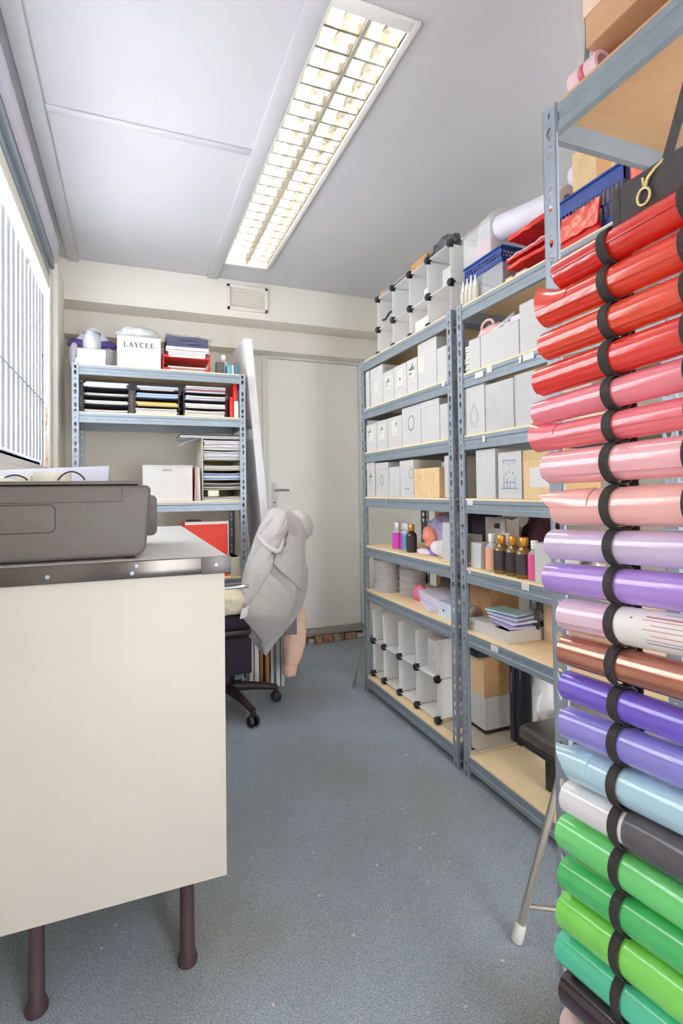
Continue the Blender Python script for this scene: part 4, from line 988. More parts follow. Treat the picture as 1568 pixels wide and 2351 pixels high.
# things on the top shelf of the near rack
zc = 1.815 + e_
t = thing('wrapped_parcel', (.9, .5, zc), 'large brown paper parcel in loose clear film on the near rack top', 'parcel')
part('parcel_body', G().box((.739, .15, zc + .0445), (1.08, .69, zc + .33)), M('brown_parcel', (206, 160, 122), .7, var=.06, scale=12), t, bevel=.006)
part('paper_fold', G().box((.7365, .15, zc + .10), (.739, .69, zc + .33)), M('pale_parcel', (232, 206, 180), .6, var=.05), t, bevel=.001)
part('film_end', G().grid(lambda u, v: (.735 + .27 * u, .705 + .010 * fbm((u * 4, v * 4, 2)), zc + .01 + .32 * v), 18, 18), M('thin_film', (235, 235, 236), .16, var=.03, bump=.6, bscale=30, clear=.78), t, smooth=70)
hollow('short pink roll poking out from under the brown parcel', (.766, .675, zc + .022), (.766, .738, zc + .022), .0215, .014, M('pink_white_roll', (232, 196, 204), .4, var=.05))
part('pink_band', G().lathe((.766, .70, zc + .022), [(.0216, 0), (.0219, .001), (.0219, .012), (.0216, .013)], 28, (0, 1, 0), cap=False), M('pink_band', (202, 74, 104), .4), bpy.data.objects['paper_roll.002'], smooth=50)
hollow('white roll at the back under the brown parcel on the near rack', (1.02, .12, zc + .022), (1.02, .67, zc + .022), .0215, .014, M('white_roll', (222, 222, 232), .45))
hollow('white roll under the middle of the brown parcel on the near rack', (.87, .12, zc + .022), (.87, .67, zc + .022), .0215, .014, M('white_roll', (222, 222, 232), .45))
single('green_wrap', G().grid(lambda u, v: (.785 + .006 * math.sin(5 * v), .726 + .008 * u, zc + .05 + .26 * v + .006 * u), 4, 14, thick=.003).box((.782, .726, zc), (.786, .733, zc + .055)), M('dark_teal_film', (60, 104, 100), .3, var=.3, scale=30), 'dark teal strip of wrap at the end of the brown parcel', 'wrap', smooth=60)

# ------------------------------------------------------------------ silver folding leg on the floor by the near rack
t = thing('folding_stand', (.90, 1.07, 0), 'silver folding tube stand with white rubber foot beside the near rack', 'stand')
TUBEM = M('silver_tube', (196, 190, 180), .3, .8, var=.05)
a, b = Vector((.876, 1.07, .03)), Vector((1.01, 1.02, .52))
part('leg', G().tube([a, b], .0095, 14), TUBEM, t, smooth=60)
dd = (b - a).normalized()
part('rubber_foot', G().lathe(a - dd * .03, [(.0135, 0), (.0145, .004), (.0135, .038), (.0115, .042)], 16, dd), M('white_rubber', (214, 212, 206), .6, var=.04), t, smooth=50)
a2, b2 = Vector((1.10, .93, .03)), Vector((1.05, .99, .52))
part('leg', G().tube([a2, b2], .0095, 14), TUBEM, t, smooth=60)
d2 = (b2 - a2).normalized()
part('rubber_foot', G().lathe(a2 - d2 * .028, [(.0135, 0), (.0145, .004), (.0135, .038), (.0115, .042)], 16, d2), MATS['white_rubber'], t, smooth=50)
part('cross_bar', G().tube([a + dd * .055, a2 + d2 * .055], .006, 10), TUBEM, t, smooth=60)
part('top_bar', G().tube([b, b2], .0095, 12), TUBEM, t, smooth=60)
# thin folded stand by the door
t = thing('folded_stand', (1.145, 2.76, 0), 'thin silver folded stand leaning between the door and the rack', 'stand')
part('leg', G().tube([(1.14, 2.75, .005), (1.178, 2.72, .22)], .006, 8), TUBEM, t, smooth=60)
part('leg', G().tube([(1.17, 2.79, .005), (1.180, 2.73, .22)], .006, 8), TUBEM, t, smooth=60)
part('brace', G().tube([(1.137, 2.745, .06), (1.172, 2.79, .06)], .004, 8), TUBEM, t, smooth=60)

# ------------------------------------------------------------------ counter with printer
t = thing('counter', (-.07, 1.9, 0), 'white topped counter with cream end panel and dark metal edge', 'counter')
CT0, CT1, CY0, CY1 = -.365, .213, 1.255, 2.50
TOPW = M('worktop_white', (200, 199, 196), .35, var=.02)
PANEL = M('cream_panel', (186, 178, 167), .5, var=.02, scale=4)
part('worktop', G().box((CT0, CY0 + .004, .914), (CT1, CY1, .950)), TOPW, t, bevel=.002)
ed = part('metal_edge', G().box((CT0, CY0 - .003, .9125), (CT1 + .003, CY0 + .003, .9515)), M('dark_metal_edge', (86, 79, 74), .2, .55, var=.3, scale=5), t, bevel=.0025, label='dark polished edge strip')
part('corner_cap', G().box((.150, CY0 - .0045, .912), (CT1 + .004, CY0 - .0025, .952)), M('edge_cap', (92, 87, 85), .4, .3, var=.1), t, bevel=.0018)
for xx, zz in ((.183, .932), (.003, .925), (.012, .940), (-.16, .928)):
    part('screw', G().lathe((xx, CY0 - .0028, zz), [(.005, 0), (.0042, -.0022), (.001, -.0026)], 12, (0, 1, 0)), STEEL, ed if xx < .1 else t, smooth=40)
part('end_panel', G().box((CT0, CY0 + .008, .215), (.204, CY0 + .026, .913)), PANEL, t, bevel=.0015)
part('side_rail', G().box((.17, CY0 + .03, .86), (.19, CY1 - .02, .913)), PANEL, t)
part('side_rail', G().box((CT0, CY0 + .03, .86), (CT0 + .02, CY1 - .02, .913)), PANEL, t)
part('lower_shelf', G().box((CT0, CY0 + .027, .225), (.19, CY1 - .03, .243)), PANEL, t)
LEGM = M('dark_brown_leg', (66, 46, 48), .5, var=.1)
for xx in (-.19, .12):
    for yy in (1.32, CY1 - .08):
        part('leg', G().lathe((xx, yy, 0), [(.022, 0), (.024, .01), (.017, .03), (.016, .20), (.019, .226)], 14), LEGM, t, smooth=40)
for xx in (-.34, .17):
    part('back_leg', G().box((xx - .015, CY1 - .06, .243), (xx + .015, CY1 - .03, .914)), PANEL, t, bevel=.002)

PR = M('printer_grey', (94, 87, 82), .55, var=.05, scale=60, bump=.04, bscale=300)
PRD = M('printer_groove', (52, 46, 46), .6, var=.05)
zp = .9515
t = thing('printer', (-.15, 1.47, zp), 'wide dark grey inkjet printer on the counter', 'printer')
def rr(x0, z0, x1, z1, r, n=5):
    P_ = []
    for cx, cz, a0 in ((x1 - r, z0 + r, -PI / 2), (x1 - r, z1 - r, 0), (x0 + r, z1 - r, PI / 2), (x0 + r, z0 + r, PI)):
        P_ += [(cx + r * math.cos(a0 + PI / 2 * k / n), cz + r * math.sin(a0 + PI / 2 * k / n)) for k in range(n + 1)]
    return P_
body = part('body', G().prism([(-.345, zp + .004), (.012, zp + .004), (.028, zp + .014), (.034, zp + .03), (.044, zp + .155), (.04, zp + .166), (-.345, zp + .166)], 'y', 1.30, 1.63), PR, t, bevel=.008, seg=3)
part('lid', G().prism([(-.345, zp + .168), (.016, zp + .168), (.02, zp + .171), (.016, zp + .176), (-.345, zp + .176)], 'y', 1.304, 1.62), PR, t, bevel=.002)
# grooves outlining the front flap and the tray door
g = G(); g.box((-.345, 1.2988, zp + .129), (-.017, 1.3002, zp + .1302)); g.box((-.0182, 1.2988, zp + .129), (-.017, 1.3002, zp + .166))
part('flap_groove', g, PRD, body)
ring = rr(-.40, zp + .066, -.152, zp + .124, .012)
part('tray_door', G().prism([(max(p[0], -.345), p[1]) for p in ring], 'y', 1.2975, 1.301), PR, body, bevel=.001)
ring = rr(-.402, zp + .064, -.150, zp + .126, .013)
part('tray_groove', G().prism([(max(p[0], -.345), p[1]) for p in ring], 'y', 1.2993, 1.3012), PRD, body)
part('rear_unit', G().prism(rr(-.30, zp + .025, .072, zp + .142, .016), 'y', 1.635, 1.70), PR, t, bevel=.003)
part('rear_seam', G().box((.05, 1.634, zp + .105), (.0722, 1.6352, zp + .1062)), PRD, t)
for xx in (-.32, .0):
    for yy in (1.33, 1.60): part('foot', G().lathe((xx, yy, zp - .001), [(.01, 0), (.01, .008)], 12), BLACKPL, t)
for xx in (-.25, .0): part('rear_foot', G().box((xx - .012, 1.64, zp - .001), (xx + .012, 1.69, zp + .03)), BLACKPL, t)
part('rear_feed_slot', G().box((-.30, 1.632, zp + .08), (.02, 1.636, zp + .10)), PRD, t)
# papers on the printer
zq = zp + .1765
single('paper_sheaf', G().add([(-.29, 1.44, zq), (-.055, 1.54, zq), (-.055, 1.56, zq), (-.29, 1.46, zq), (-.285, 1.47, zq + .030), (-.052, 1.57, zq + .046), (-.052, 1.575, zq + .046), (-.285, 1.475, zq + .030)],
       [(0, 3, 2, 1), (4, 5, 6, 7), (0, 1, 5, 4), (1, 2, 6, 5), (2, 3, 7, 6), (3, 0, 4, 7)]), PAPERB, 'large white sheaf of paper propped on the printer', 'paper', bevel=.001)
single('cream_folder', G().add([(-.30, 1.33, zq), (-.225, 1.33, zq), (-.225, 1.40, zq), (-.30, 1.40, zq), (-.31, 1.335, zq + .035), (-.262, 1.335, zq + .010), (-.262, 1.40, zq + .010), (-.31, 1.40, zq + .035)],
       [(0, 3, 2, 1), (4, 5, 6, 7), (0, 1, 5, 4), (1, 2, 6, 5), (2, 3, 7, 6), (3, 0, 4, 7)]), PAPERC, 'cream folder wedge at the left end of the printer top', 'folder', bevel=.001)
t = thing('tape_roll', (-.17, 1.42, zq), 'cream masking tape roll lying on the printer', 'tape')
for k in range(1):
    part('tape_ring', G().lathe((-.17, 1.42, zq), [(.026, 0), (.04, 0), (.04, .022), (.026, .022), (.026, 0)], 28, (0, 0, 1), cap=False), PAPERC, t, smooth=40)
    part('core', G().lathe((-.17, 1.42, zq), [(.023, 0), (.0258, 0), (.0258, .022), (.023, .022), (.023, 0)], 28, (0, 0, 1), cap=False), KRAFT, t, smooth=40)
single('cream_box', G().box((-.245, 1.41, zq), (-.215, 1.45, zq + .016)), PAPERC, 'tiny cream box beside the tape on the printer', 'box', bevel=.002)
for k, (x0, w, h) in enumerate(((-.265, .05, .012), (-.155, .055, .020))):
    single('cable', G().tube([(x0 + w * f + .003, 1.36, zq + .0025 + h * math.sin(PI * min(1, f * 1.0)) ** .7) for f in [q / 14 for q in range(15)]], .0018, 8), BLACKPL, ('short black cable curl at the left of the printer top', 'black cable arching over the printer top in the middle')[k], 'cable', smooth=60)

# ------------------------------------------------------------------ rack D contents (facing -Y)
def ybox(name, label, lo, hi, m, cat='box', group=None):
    t = thing(name, ((lo[0] + hi[0]) / 2, (lo[1] + hi[1]) / 2, lo[2]), label, cat, group)
    part('body', G().box(lo, (hi[0], hi[1], hi[2] - .003)), m, t, bevel=.0012, seg=1)
    ym = (lo[1] + hi[1]) / 2
    for a, b in ((lo[1] + .0004, ym - .0008), (ym + .0008, hi[1] - .0004)):
        part('flap', G().box((lo[0] + .0004, a, hi[2] - .003), (hi[0] - .0004, b, hi[2])), m, t, bevel=.0006, seg=1)
    return t
z = 1.775 + e_
ybox('carton', 'lower white box of the pair at the window end of the back rack top', (-.262, 3.06, z), (-.118, 3.16, z + .032), WCARD, group='white boxes by the window')
ybox('carton', 'upper white box of the pair under the glass jar', (-.254, 3.063, z + .0325), (-.116, 3.16, z + .082), WCARD, group='white boxes by the window')
t = thing('glass_jar', (-.186, 3.125, z + .0825), 'round glass jar with a metal band on the white boxes', 'jar')
part('glass', G().lathe((-.186, 3.115, z + .0825), [(.034, 0), (.044, .012), (.046, .05), (.04, .075), (.042, .085)], 26), GLC, t, smooth=40)
part('lid', G().lathe((-.186, 3.115, z + .1675), [(.044, 0), (.045, .003), (.045, .012), (.03, .018), (.0, .019)], 26), M('grey_metal', (150, 152, 160), .35, .6), t, smooth=40)
blob('contents', '', (-.186, 3.115, z + .087), (.028, .028, .03), M('white_beads', (226, 226, 220), .6, var=.1), '', 3, .1, par=t, sub=3)
blob('purple_cloth', 'white and purple cloth bundle heaped behind the glass jar', (-.19, 3.24, z), (.095, .065, .145), M('white_cloth', (222, 220, 234), .85, var=.06, bump=.3), 'cloth', 81, .10)
single('purple_band', G().tube([(-.19 + .105 * math.cos(a), 3.215 - .05 * math.sin(a), z + .135 + .008 * math.sin(3 * a)) for a in [PI * k / 20 for k in range(21)]], .02, 10), M('purple_fabric', (84, 66, 128), .8, var=.15), 'purple fabric band tied around the white bundle', 'cloth', smooth=60)
t = thing('clear_tub', (-.11, 3.22, z), 'clear plastic tub beside the white boxes on the back rack', 'tub')
part('tub_wall', G().lathe((-.118, 3.225, z), [(.035, 0), (.037, .002), (.041, .12), (.039, .12), (.035, .004)], 24, cap=False), CLEARP, t, smooth=40)
blob('grey_bag', 'pale grey plastic bag hanging at the window end of the back rack top', (-.275, 3.23, z), (.03, .09, .10), M('grey_film', (196, 194, 204), .4, var=.1, bump=.4, bscale=30), 'bag', 83, .15)
t = ybox('name_box', 'white box lettered LAYCEE above pink script', (-.062, 3.075, z), (.160, 3.25, z + .172), WCARD)
# lettering: serif capitals built from strokes on the front face
def letters(word, x, zb_, h, adv, par, m):
    g = G(); y0, y1 = 3.0742, 3.0749
    th, tn = h * .17, h * .07
    def stroke(a, b, w):
        d = Vector((b[0] - a[0], b[1] - a[1])); n = Vector((-d.y, d.x)).normalized() * w / 2
        g.prism([(a[0] + n.x, a[1] + n.y), (b[0] + n.x, b[1] + n.y), (b[0] - n.x, b[1] - n.y), (a[0] - n.x, a[1] - n.y)], 'y', y0, y1)
    for i, ch in enumerate(word):
        ox = x + i * adv; W_ = h * .72
        P = lambda a, b: (ox + a * W_, zb_ + b * h)
        serif = lambda a, b, w=.26: stroke(P(a - w, b), P(a + w, b), tn)
        if ch == 'L':
            stroke(P(.2, 0), P(.2, 1), th); stroke(P(.2, .03), P(.9, .03), tn); stroke(P(.88, 0), P(.92, .25), tn); serif(.2, 1); serif(.2, 0, .2)
        elif ch == 'A':
            stroke(P(.05, 0), P(.48, 1), tn); stroke(P(.48, 1), P(.92, 0), th); stroke(P(.22, .36), P(.75, .36), tn); serif(.05, 0, .16); serif(.92, 0, .2)
        elif ch == 'Y':
            stroke(P(.05, 1), P(.5, .48), th); stroke(P(.95, 1), P(.5, .48), tn); stroke(P(.5, .48), P(.5, 0), th); serif(.05, 1, .18); serif(.95, 1, .16); serif(.5, 0, .2)
        elif ch == 'C':
            pts = [(.5 + .46 * math.cos(a), .5 + .5 * math.sin(a)) for a in [math.radians(40 + k * 28) for k in range(11)]]
            for k in range(10):
                stroke(P(*pts[k]), P(*pts[k + 1]), th if 2 < k < 7 else tn * 1.4)
            stroke(P(.86, .75), P(.88, 1.0), tn); stroke(P(.86, .22), P(.88, .05), tn)
        elif ch == 'E':
            stroke(P(.2, 0), P(.2, 1), th)
            for zz, w in ((.03, .88), (.5, .68), (.97, .82)): stroke(P(.1, zz), P(w, zz), tn)
            stroke(P(.88, 0), P(.92, .24), tn); stroke(P(.82, .76), P(.84, 1), tn); stroke(P(.66, .38), P(.66, .62), tn)
    part('lettering', g, m, par)
letters('LAYCEE', -.029, z + .112, .026, .0270, t, M('navy_ink', (48, 54, 78), .6))
g = G(); pts = [(-.005 + .10 * f + .010 * math.sin(f * 22), z + .078 + .018 * math.sin(f * 15) + .012 * f) for f in [k / 60 for k in range(61)]]
for k in range(60):
    a, b = pts[k], pts[k + 1]; d = Vector((b[0] - a[0], b[1] - a[1])); n = Vector((-d.y, d.x)).normalized() * .0006
    g.prism([(a[0] + n.x, a[1] + n.y), (b[0] + n.x, b[1] + n.y), (b[0] - n.x, b[1] - n.y), (a[0] - n.x, a[1] - n.y)], 'y', 3.0742, 3.0749)
part('script', g, M('pink_ink', (240, 196, 192), .6), t)
zz = z + .1725
blob('clear_bag', 'clear bag with folded cloth lying on the lettered box', (.045, 3.16, zz), (.11, .07, .045), M('milky_green_film', (206, 208, 202), .3, var=.15, scale=15, bump=.5, bscale=30, clear=.1), 'bag', 85, .12)
single('paper_sheet', G().grid(lambda u, v: (-.06 + .23 * u, 3.256 + .05 * v, zz + .055 + .02 * math.sin(u * 2.5) - .03 * u), 10, 4, thick=.0015).box((-.06, 3.257, z), (-.055, 3.262, zz + .055)).box((.160, 3.257, z), (.1615, 3.262, zz + .035)), M('paper_grey', (186, 182, 172), .6), 'curled grey paper sheet behind the lettered box', 'paper', smooth=60)
def tray(name, label, x0, x1, y0, y1, z0, tiers, pitch, m, group, closed=False):
    t = thing(name, ((x0 + x1) / 2, (y0 + y1) / 2, z0), label, 'letter tray', group)
    for k in range(tiers):
        za = z0 + k * pitch
        part('tray_floor', G().box((x0, y0, za), (x1, y1, za + .0025)), m, t)
        g = G(); g.box((x0, y0, za + .0025), (x0 + .0025, y1, za + pitch * .45)); g.box((x1 - .0025, y0, za + .0025), (x1, y1, za + pitch * .45)); g.box((x0 + .0025, y1 - .0025, za + .0025), (x1 - .0025, y1, za + pitch * .45))
        part('tray_rim', g, m, t)
        g = G()
        for a in (x0 + .0, x1 - .03): g.box((a, y0 - .001, za), (a + .03, y0 + .0015, za + .014))
        part('front_lip', g, m, t)
        if k:
            g = G()
            for xx in (x0, x1 - .008):
                for yy in (y0 + .01, y1 - .02): g.box((xx, yy, za - pitch * .55), (xx + .008, yy + .008, za))
            part('riser', g, m, t)
    return t
def papers(label, x0, x1, y0, y1, z0, h, cols, group='paper stacks in the letter trays', n=4, slack=.006, name='paper_stack'):
    t = thing(name, ((x0 + x1) / 2, (y0 + y1) / 2, z0), label, 'paper', group)
    for k in range(n):
        a, b, c = [random.uniform(-1, 1) * slack for _ in range(3)]
        zz0 = z0 + h * k / n; zz1 = z0 + h * (k + 1) / n
        sag = random.uniform(.0, .003)
        g = G().grid(lambda u, v: (x0 + a + (x1 - x0) * u, y0 + b + (y1 - y0) * v, zz1 - .0004 - sag * math.sin(PI * u)), 8, 2, thick=max(.001, (zz1 - zz0) * .9 - sag))
        part('sheet', g, cols[k % len(cols)], t)
    return t
# red letter tray on the top
tray('letter_tray', 'red two tier letter tray on top of the back rack', .170, .425, 3.07, 3.38, z, 2, .072, REDPL, 'letter trays on the back rack')
papers('white papers in the lower tier of the red tray', .20, .40, 3.075, 3.36, z + .003, .022, [PAPER, M('paper_pink', (222, 176, 168), .7), PAPER], n=3)
papers('thick white papers in the upper tier of the red tray', .195, .395, 3.075, 3.36, z + .0752, .030, [PAPER, PAPERC], n=3)
papers('loose white papers across the top of the red tray', .190, .420, 3.08, 3.36, z + .1065, .032, [PAPER, M('paper_rose', (226, 214, 220), .7)], n=3)
t = thing('dark_packet', (.30, 3.2, z + .139), 'navy folded clothing in clear film on top of the red tray', 'packet')
for k in range(3):
    part('fold', G().grid(lambda u, v: (.192 + .226 * u, 3.09 + .24 * v, z + .139 + .02 * (k + 1) + .003 * math.sin(9 * u + k) - .006 * u), 12, 4, thick=.018), M('navy_cloth', (78, 80, 104), .7, var=.15), t, smooth=60)
part('film', G().grid(lambda u, v: (.185 + .26 * u, 3.082 + .26 * v, z + .206 + .008 * fbm((u * 5, v * 4, 3)) - .008 * u), 18, 14), FILM, t, smooth=70)
t = thing('pen_pot', (.485, 3.12, z), 'dark grey square pot beside the red tray', 'pot')
part('pot', G().prism([(.463, 3.09), (.508, 3.09), (.508, 3.135), (.463, 3.135)], 'z', z, z + .072), M('charcoal_pot', (88, 86, 88), .5), t, bevel=.002)
bottle('clear bottle with pale cap behind the dark pot on the back rack', .515, 3.19, z, .028, .135, GLC, GLC, CAPW, None)
single('blue_carton', G().box((.523, 3.09, z), (.545, 3.14, z + .055)), M('sky_carton', (88, 176, 206), .5, var=.06), 'small sky blue carton beside the dark pot on the back rack top', 'box', 'small blue cartons', bevel=.001)
single('blue_carton', G().box((.568, 3.095, z), (.59, 3.14, z + .058)), M('sky_carton2', (70, 130, 160), .5, var=.06), 'small dark sky blue carton next to the leaning white board', 'box', 'small blue cartons', bevel=.001)
single('white_wedge', G().prism([(.5455, z), (.5675, z), (.562, z + .06), (.55, z + .06)], 'y', 3.097, 3.138), WCARD, 'white tapered carton between the two small blue cartons', 'box', bevel=.001)
# second level: three black letter tray columns
z = 1.525 + e_
TB = M('black_mesh', (52, 44, 54), .6, var=.2, scale=150)
cols3 = ((-.232, .0, 'left'), (.022, .258, 'middle'), (.278, .52, 'right'))
for k, (a, b, nm) in enumerate(cols3):
    tray('letter_tray', 'black mesh four tier letter tray, %s of the three on the back rack' % nm, a, b, 3.085, 3.40, z, 4, .044, TB, 'letter trays on the back rack')
BLP = M('blue_folder', (122, 164, 214), .6, var=.04); YLP = M('yellow_folder', (232, 190, 84), .6, var=.05); RDP = M('red_brown_paper', (176, 92, 92), .6)
stacks = [(0, 0, .014, [PAPERC, PAPER]), (0, 1, .017, [PAPER, PAPERC]), (0, 2, .014, [PAPER, PAPERC]), (0, 3, .028, [PAPER, PAPERB]),
          (1, 0, .030, [PAPERC, PAPER]), (1, 1, .022, [YLP, PAPERC, YLP]), (1, 2, .026, [BLP, PAPERB]), (1, 3, .022, [PAPER, PAPERB]),
          (2, 0, .030, [PAPERC, PAPER]), (2, 1, .026, [PAPERC, PAPER]), (2, 2, .026, [PAPERB, PAPERC]), (2, 3, .036, [PAPERB, RDP, PAPERB])]
ordn = ('bottom', 'second', 'third', 'top')
for c, r_, h, cs in stacks:
    a, b, nm = cols3[c]
    extra = {(1, 1): 'yellow folder and ', (1, 2): 'blue folder and '}.get((c, r_), '')
    papers('%spapers in the %s tier of the %s black tray' % (extra, ordn[r_], nm), a + .012, b - .012, 3.07 + random.uniform(0, .012), 3.36, z + r_ * .044 + .003, h, cs, n=4)
single('red_file', G().box((.535, 3.08, z), (.557, 3.30, z + .12)).box((.557, 3.08, z + .10), (.580, 3.30, z + .21)), REDPL, 'red plastic file standing beside the right black tray', 'file', bevel=.003)
single('cream_file', G().box((.560, 3.075, z), (.585, 3.25, z + .098)), PAPERC, 'cream file next to the red file on the back rack', 'file', bevel=.002)
# third level
z = 1.05 + e_
t = thing('file_box', (.2, 3.2, z), 'white hanging file box with a hand hole on the back rack', 'box')
FB = M('white_plastic_box', (216, 214, 210), .45, var=.03, trans=.1)
a0, a1, y0, y1, h = .065, .325, 3.09, 3.35, .20
g = G(); hx0, hx1, hz0, hz1 = .165, .215, z + .166, z + .178
g.box((a0, y0, z), (a1, y0 + .003, hz0)); g.box((a0, y0, hz0), (hx0, y0 + .003, hz1)); g.box((hx1, y0, hz0), (a1, y0 + .003, hz1)); g.box((a0, y0, hz1), (a1, y0 + .003, z + h))
part('front_wall', g, FB, t); part('back_wall', G().box((a0, y1 - .003, z), (a1, y1, z + h)), FB, t)
for xx in (a0, a1 - .003): part('side_wall', G().box((xx, y0 + .003, z), (xx + .003, y1 - .003, z + h)), FB, t)
part('box_floor', G().box((a0 + .003, y0 + .003, z), (a1 - .003, y1 - .003, z + .003)), FB, t)
part('rim', G().box((a0 - .003, y0 - .004, z + h - .006), (a1 + .003, y0 - .0005, z + h)), FB, t, bevel=.001)
papers('brown and white papers inside the white file box', .08, .31, 3.12, 3.33, z + .004, .185, [PAPERC, KRAFTL, PAPER, DKGREY], n=7, slack=.004)
for k, (xx, m_, lb) in enumerate(((.336, M('rose_paper', (206, 150, 142), .6), 'rose'), (.348, PAPERB, 'bluish white'), (.360, PAPER, 'white'))):
    single('document_wallet', G().box((xx, 3.075 + .004 * k, z), (xx + .009, 3.30, z + .195 - .004 * k)).rot(.03 * (1 - k), 'Y', (xx, 3.1, z)), m_, '%s document wallet upright between the file box and the sorter' % lb, 'folder', 'document wallets', bevel=.001)
SOR = M('pale_olive_card', (206, 208, 186), .6, var=.05)
SORD = M('olive_card', (150, 146, 104), .7, var=.08)
t = thing('paper_sorter', (.49, 3.2, z), 'pale green card sorter with seven compartments on the back rack', 'sorter')
zs_ = [z + q for q in (0, .062, .117, .172, .232, .288, .352)]
for k, zz in enumerate(zs_):
    part('divider', G().box((.383, 3.085, zz), (.605, 3.38, zz + .003)), SOR, t)
for xx in (.380, .604): part('side', G().box((xx, 3.08, z), (xx + .003, 3.38, z + .355)), SOR, t)
part('back', G().box((.383, 3.377, z), (.604, 3.38, z + .355)), SORD, t)
DKP = M('dark_paper', (120, 112, 100), .7, var=.2, scale=40)
fills = [(.020, [PAPER, PAPERC]), (.034, [DKP, PAPER, DKGREY]), (.036, [BLP, PAPERB, PAPER]), (.026, [PAPERC, PAPER]), (.046, [PAPER, PAPERB]), (.052, [M('paper_pinkish', (214, 206, 210), .7), M('paper_pinkish2', (222, 216, 220), .7)])]
for k, (h, cs) in enumerate(fills):
    papers('papers in compartment %s of the pale green sorter' % ('one, the lowest', 'two', 'three', 'four', 'five', 'six, the highest')[k], .388, .600, 3.088, 3.36, zs_[k] + .0035, h, cs, 'papers in the sorter', n=5, slack=.003)
single('white_card_box', G().box((.41, 3.082, z + .0245), (.47, 3.10, z + .058)), PAPERC, 'small cream card block in the lowest sorter compartment', 'card', bevel=.001)
papers('flat papers overhanging the top of the sorter', .262, .598, 3.09, 3.36, z + .3555, .020, [PAPERB, PAPER, DKGREY], 'papers in the sorter', n=3)
single('hanging_sheet', G().grid(lambda u, v: (.255 + .10 * u, 3.10 + .15 * v, z + .353 - .045 * (1 - u) ** 1.5), 10, 3, thick=.0015), PAPERB, 'drooping sheet hanging from the papers on the sorter', 'paper', smooth=60)
single('cream_slab', G().box((-.10, 3.10, z), (.05, 3.28, z + .03)), PAPERC, 'cream block at the window end of the middle shelf, back rack', 'block', bevel=.002)
for xx, hh, lb in ((-.085, .06, 'taller'), (-.045, .045, 'shorter')):
    t = thing('glass_pot', (xx, 3.16, z + .0305), lb + ' of two small clear pots on the cream block', 'pot', 'small clear pots')
    part('pot', G().lathe((xx, 3.16, z + .0305), [(.016, 0), (.018, hh * .7), (.012, hh * .8)], 16), GLC, t, smooth=40)
    part('rim', G().lathe((xx, 3.16, z + .0305), [(.0125, hh * .8), (.0135, hh * .82), (.0135, hh), (.011, hh)], 16), GLC, t, smooth=40)
# fourth level: red folders
z = .615 + e_
t = thing('red_folder', (.38, 3.12, z), 'bright red folders with a white edge standing behind the counter', 'folder')
REDC = M('red_card', (226, 50, 30), .5, var=.03)
part('cover', G().box((.285, 3.10, z), (.520, 3.103, z + .300)), REDC, t)
part('page_edge', G().box((.285, 3.1035, z), (.527, 3.13, z + .316)), PAPER, t)
part('back_cover', G().box((.262, 3.1305, z), (.527, 3.134, z + .318)), M('dark_red_card', (178, 34, 36), .5), t)
single('black_file', G().box((.30, 3.15, z), (.38, 3.20, z + .325)), DKGREY, 'black file just showing above the red folders', 'file', bevel=.002)
single('beige_tub', G().prism([(.532, 3.07), (.585, 3.07), (.585, 3.25), (.532, 3.25)], 'z', z, z + .11).box((.529, 3.067, z + .1), (.588, 3.253, z + .11)), M('beige_plastic', (206, 200, 180), .5, var=.04), 'beige plastic tub beside the red folders on the back rack', 'tub', bevel=.004)
ybox('kraft_box', 'tall brown carton low in the back rack', (.40, 3.10, .0915), (.60, 3.40, .45), KRAFT)

# boards leaning between the back rack and the door
def lean(name, label, xa, xb, y0, y1, h, th, m, z0=0.0):
    """board standing on the floor at xa, top at xb"""
    g = G(); dx = xb - xa
    vs = []
    for zz, xx in ((z0, xa), (h, xb)):
        vs += [(xx, y0, zz), (xx + th, y0, zz), (xx + th, y1, zz), (xx, y1, zz)]
    g.add(vs, [(0, 3, 2, 1), (4, 5, 6, 7), (0, 1, 5, 4), (1, 2, 6, 5), (2, 3, 7, 6), (3, 0, 4, 7)])
    return single(name, g, m, label, 'board', bevel=.002)
lean('leaning_board', 'tall white board leaning on the back rack beside the door', .795, .624, 3.10, 3.50, 2.0, .048, M('white_board', (226, 226, 228), .45, var=.02))
lean('leaning_board', 'thin blue white sheet leaning between the back rack and the white board', .700, .628, 3.22, 3.44, 1.40, .006, M('blue_white_sheet', (206, 212, 228), .4, var=.03))
bm_ = [M('brown_board', (166, 118, 68), .7, var=.15, scale=20, stretch=(6, 6, .5)), PAPER, M('pale_blue_board', (208, 214, 214), .5), PAPERC, MATS['brown_board'], PAPER, MATS['pale_blue_board']]
for k in range(7):
    xx = .615 + k * .029
    single('board_offcut', G().box((xx, 2.98 - .006 * k, 0), (xx + (.022, .024, .016, .022, .018, .022, .016)[k], 3.04, .62 - .02 * (k % 3))), [PAPERC, PAPER, bm_[0], bm_[0], bm_[2], PAPER, bm_[2]][k],
           ('cream', 'white', 'first brown', 'second brown', 'pale blue', 'bright white', 'outermost pale blue')[k] + ' board offcut standing upright behind the office chair', 'board', 'board offcuts behind the chair', bevel=.001)

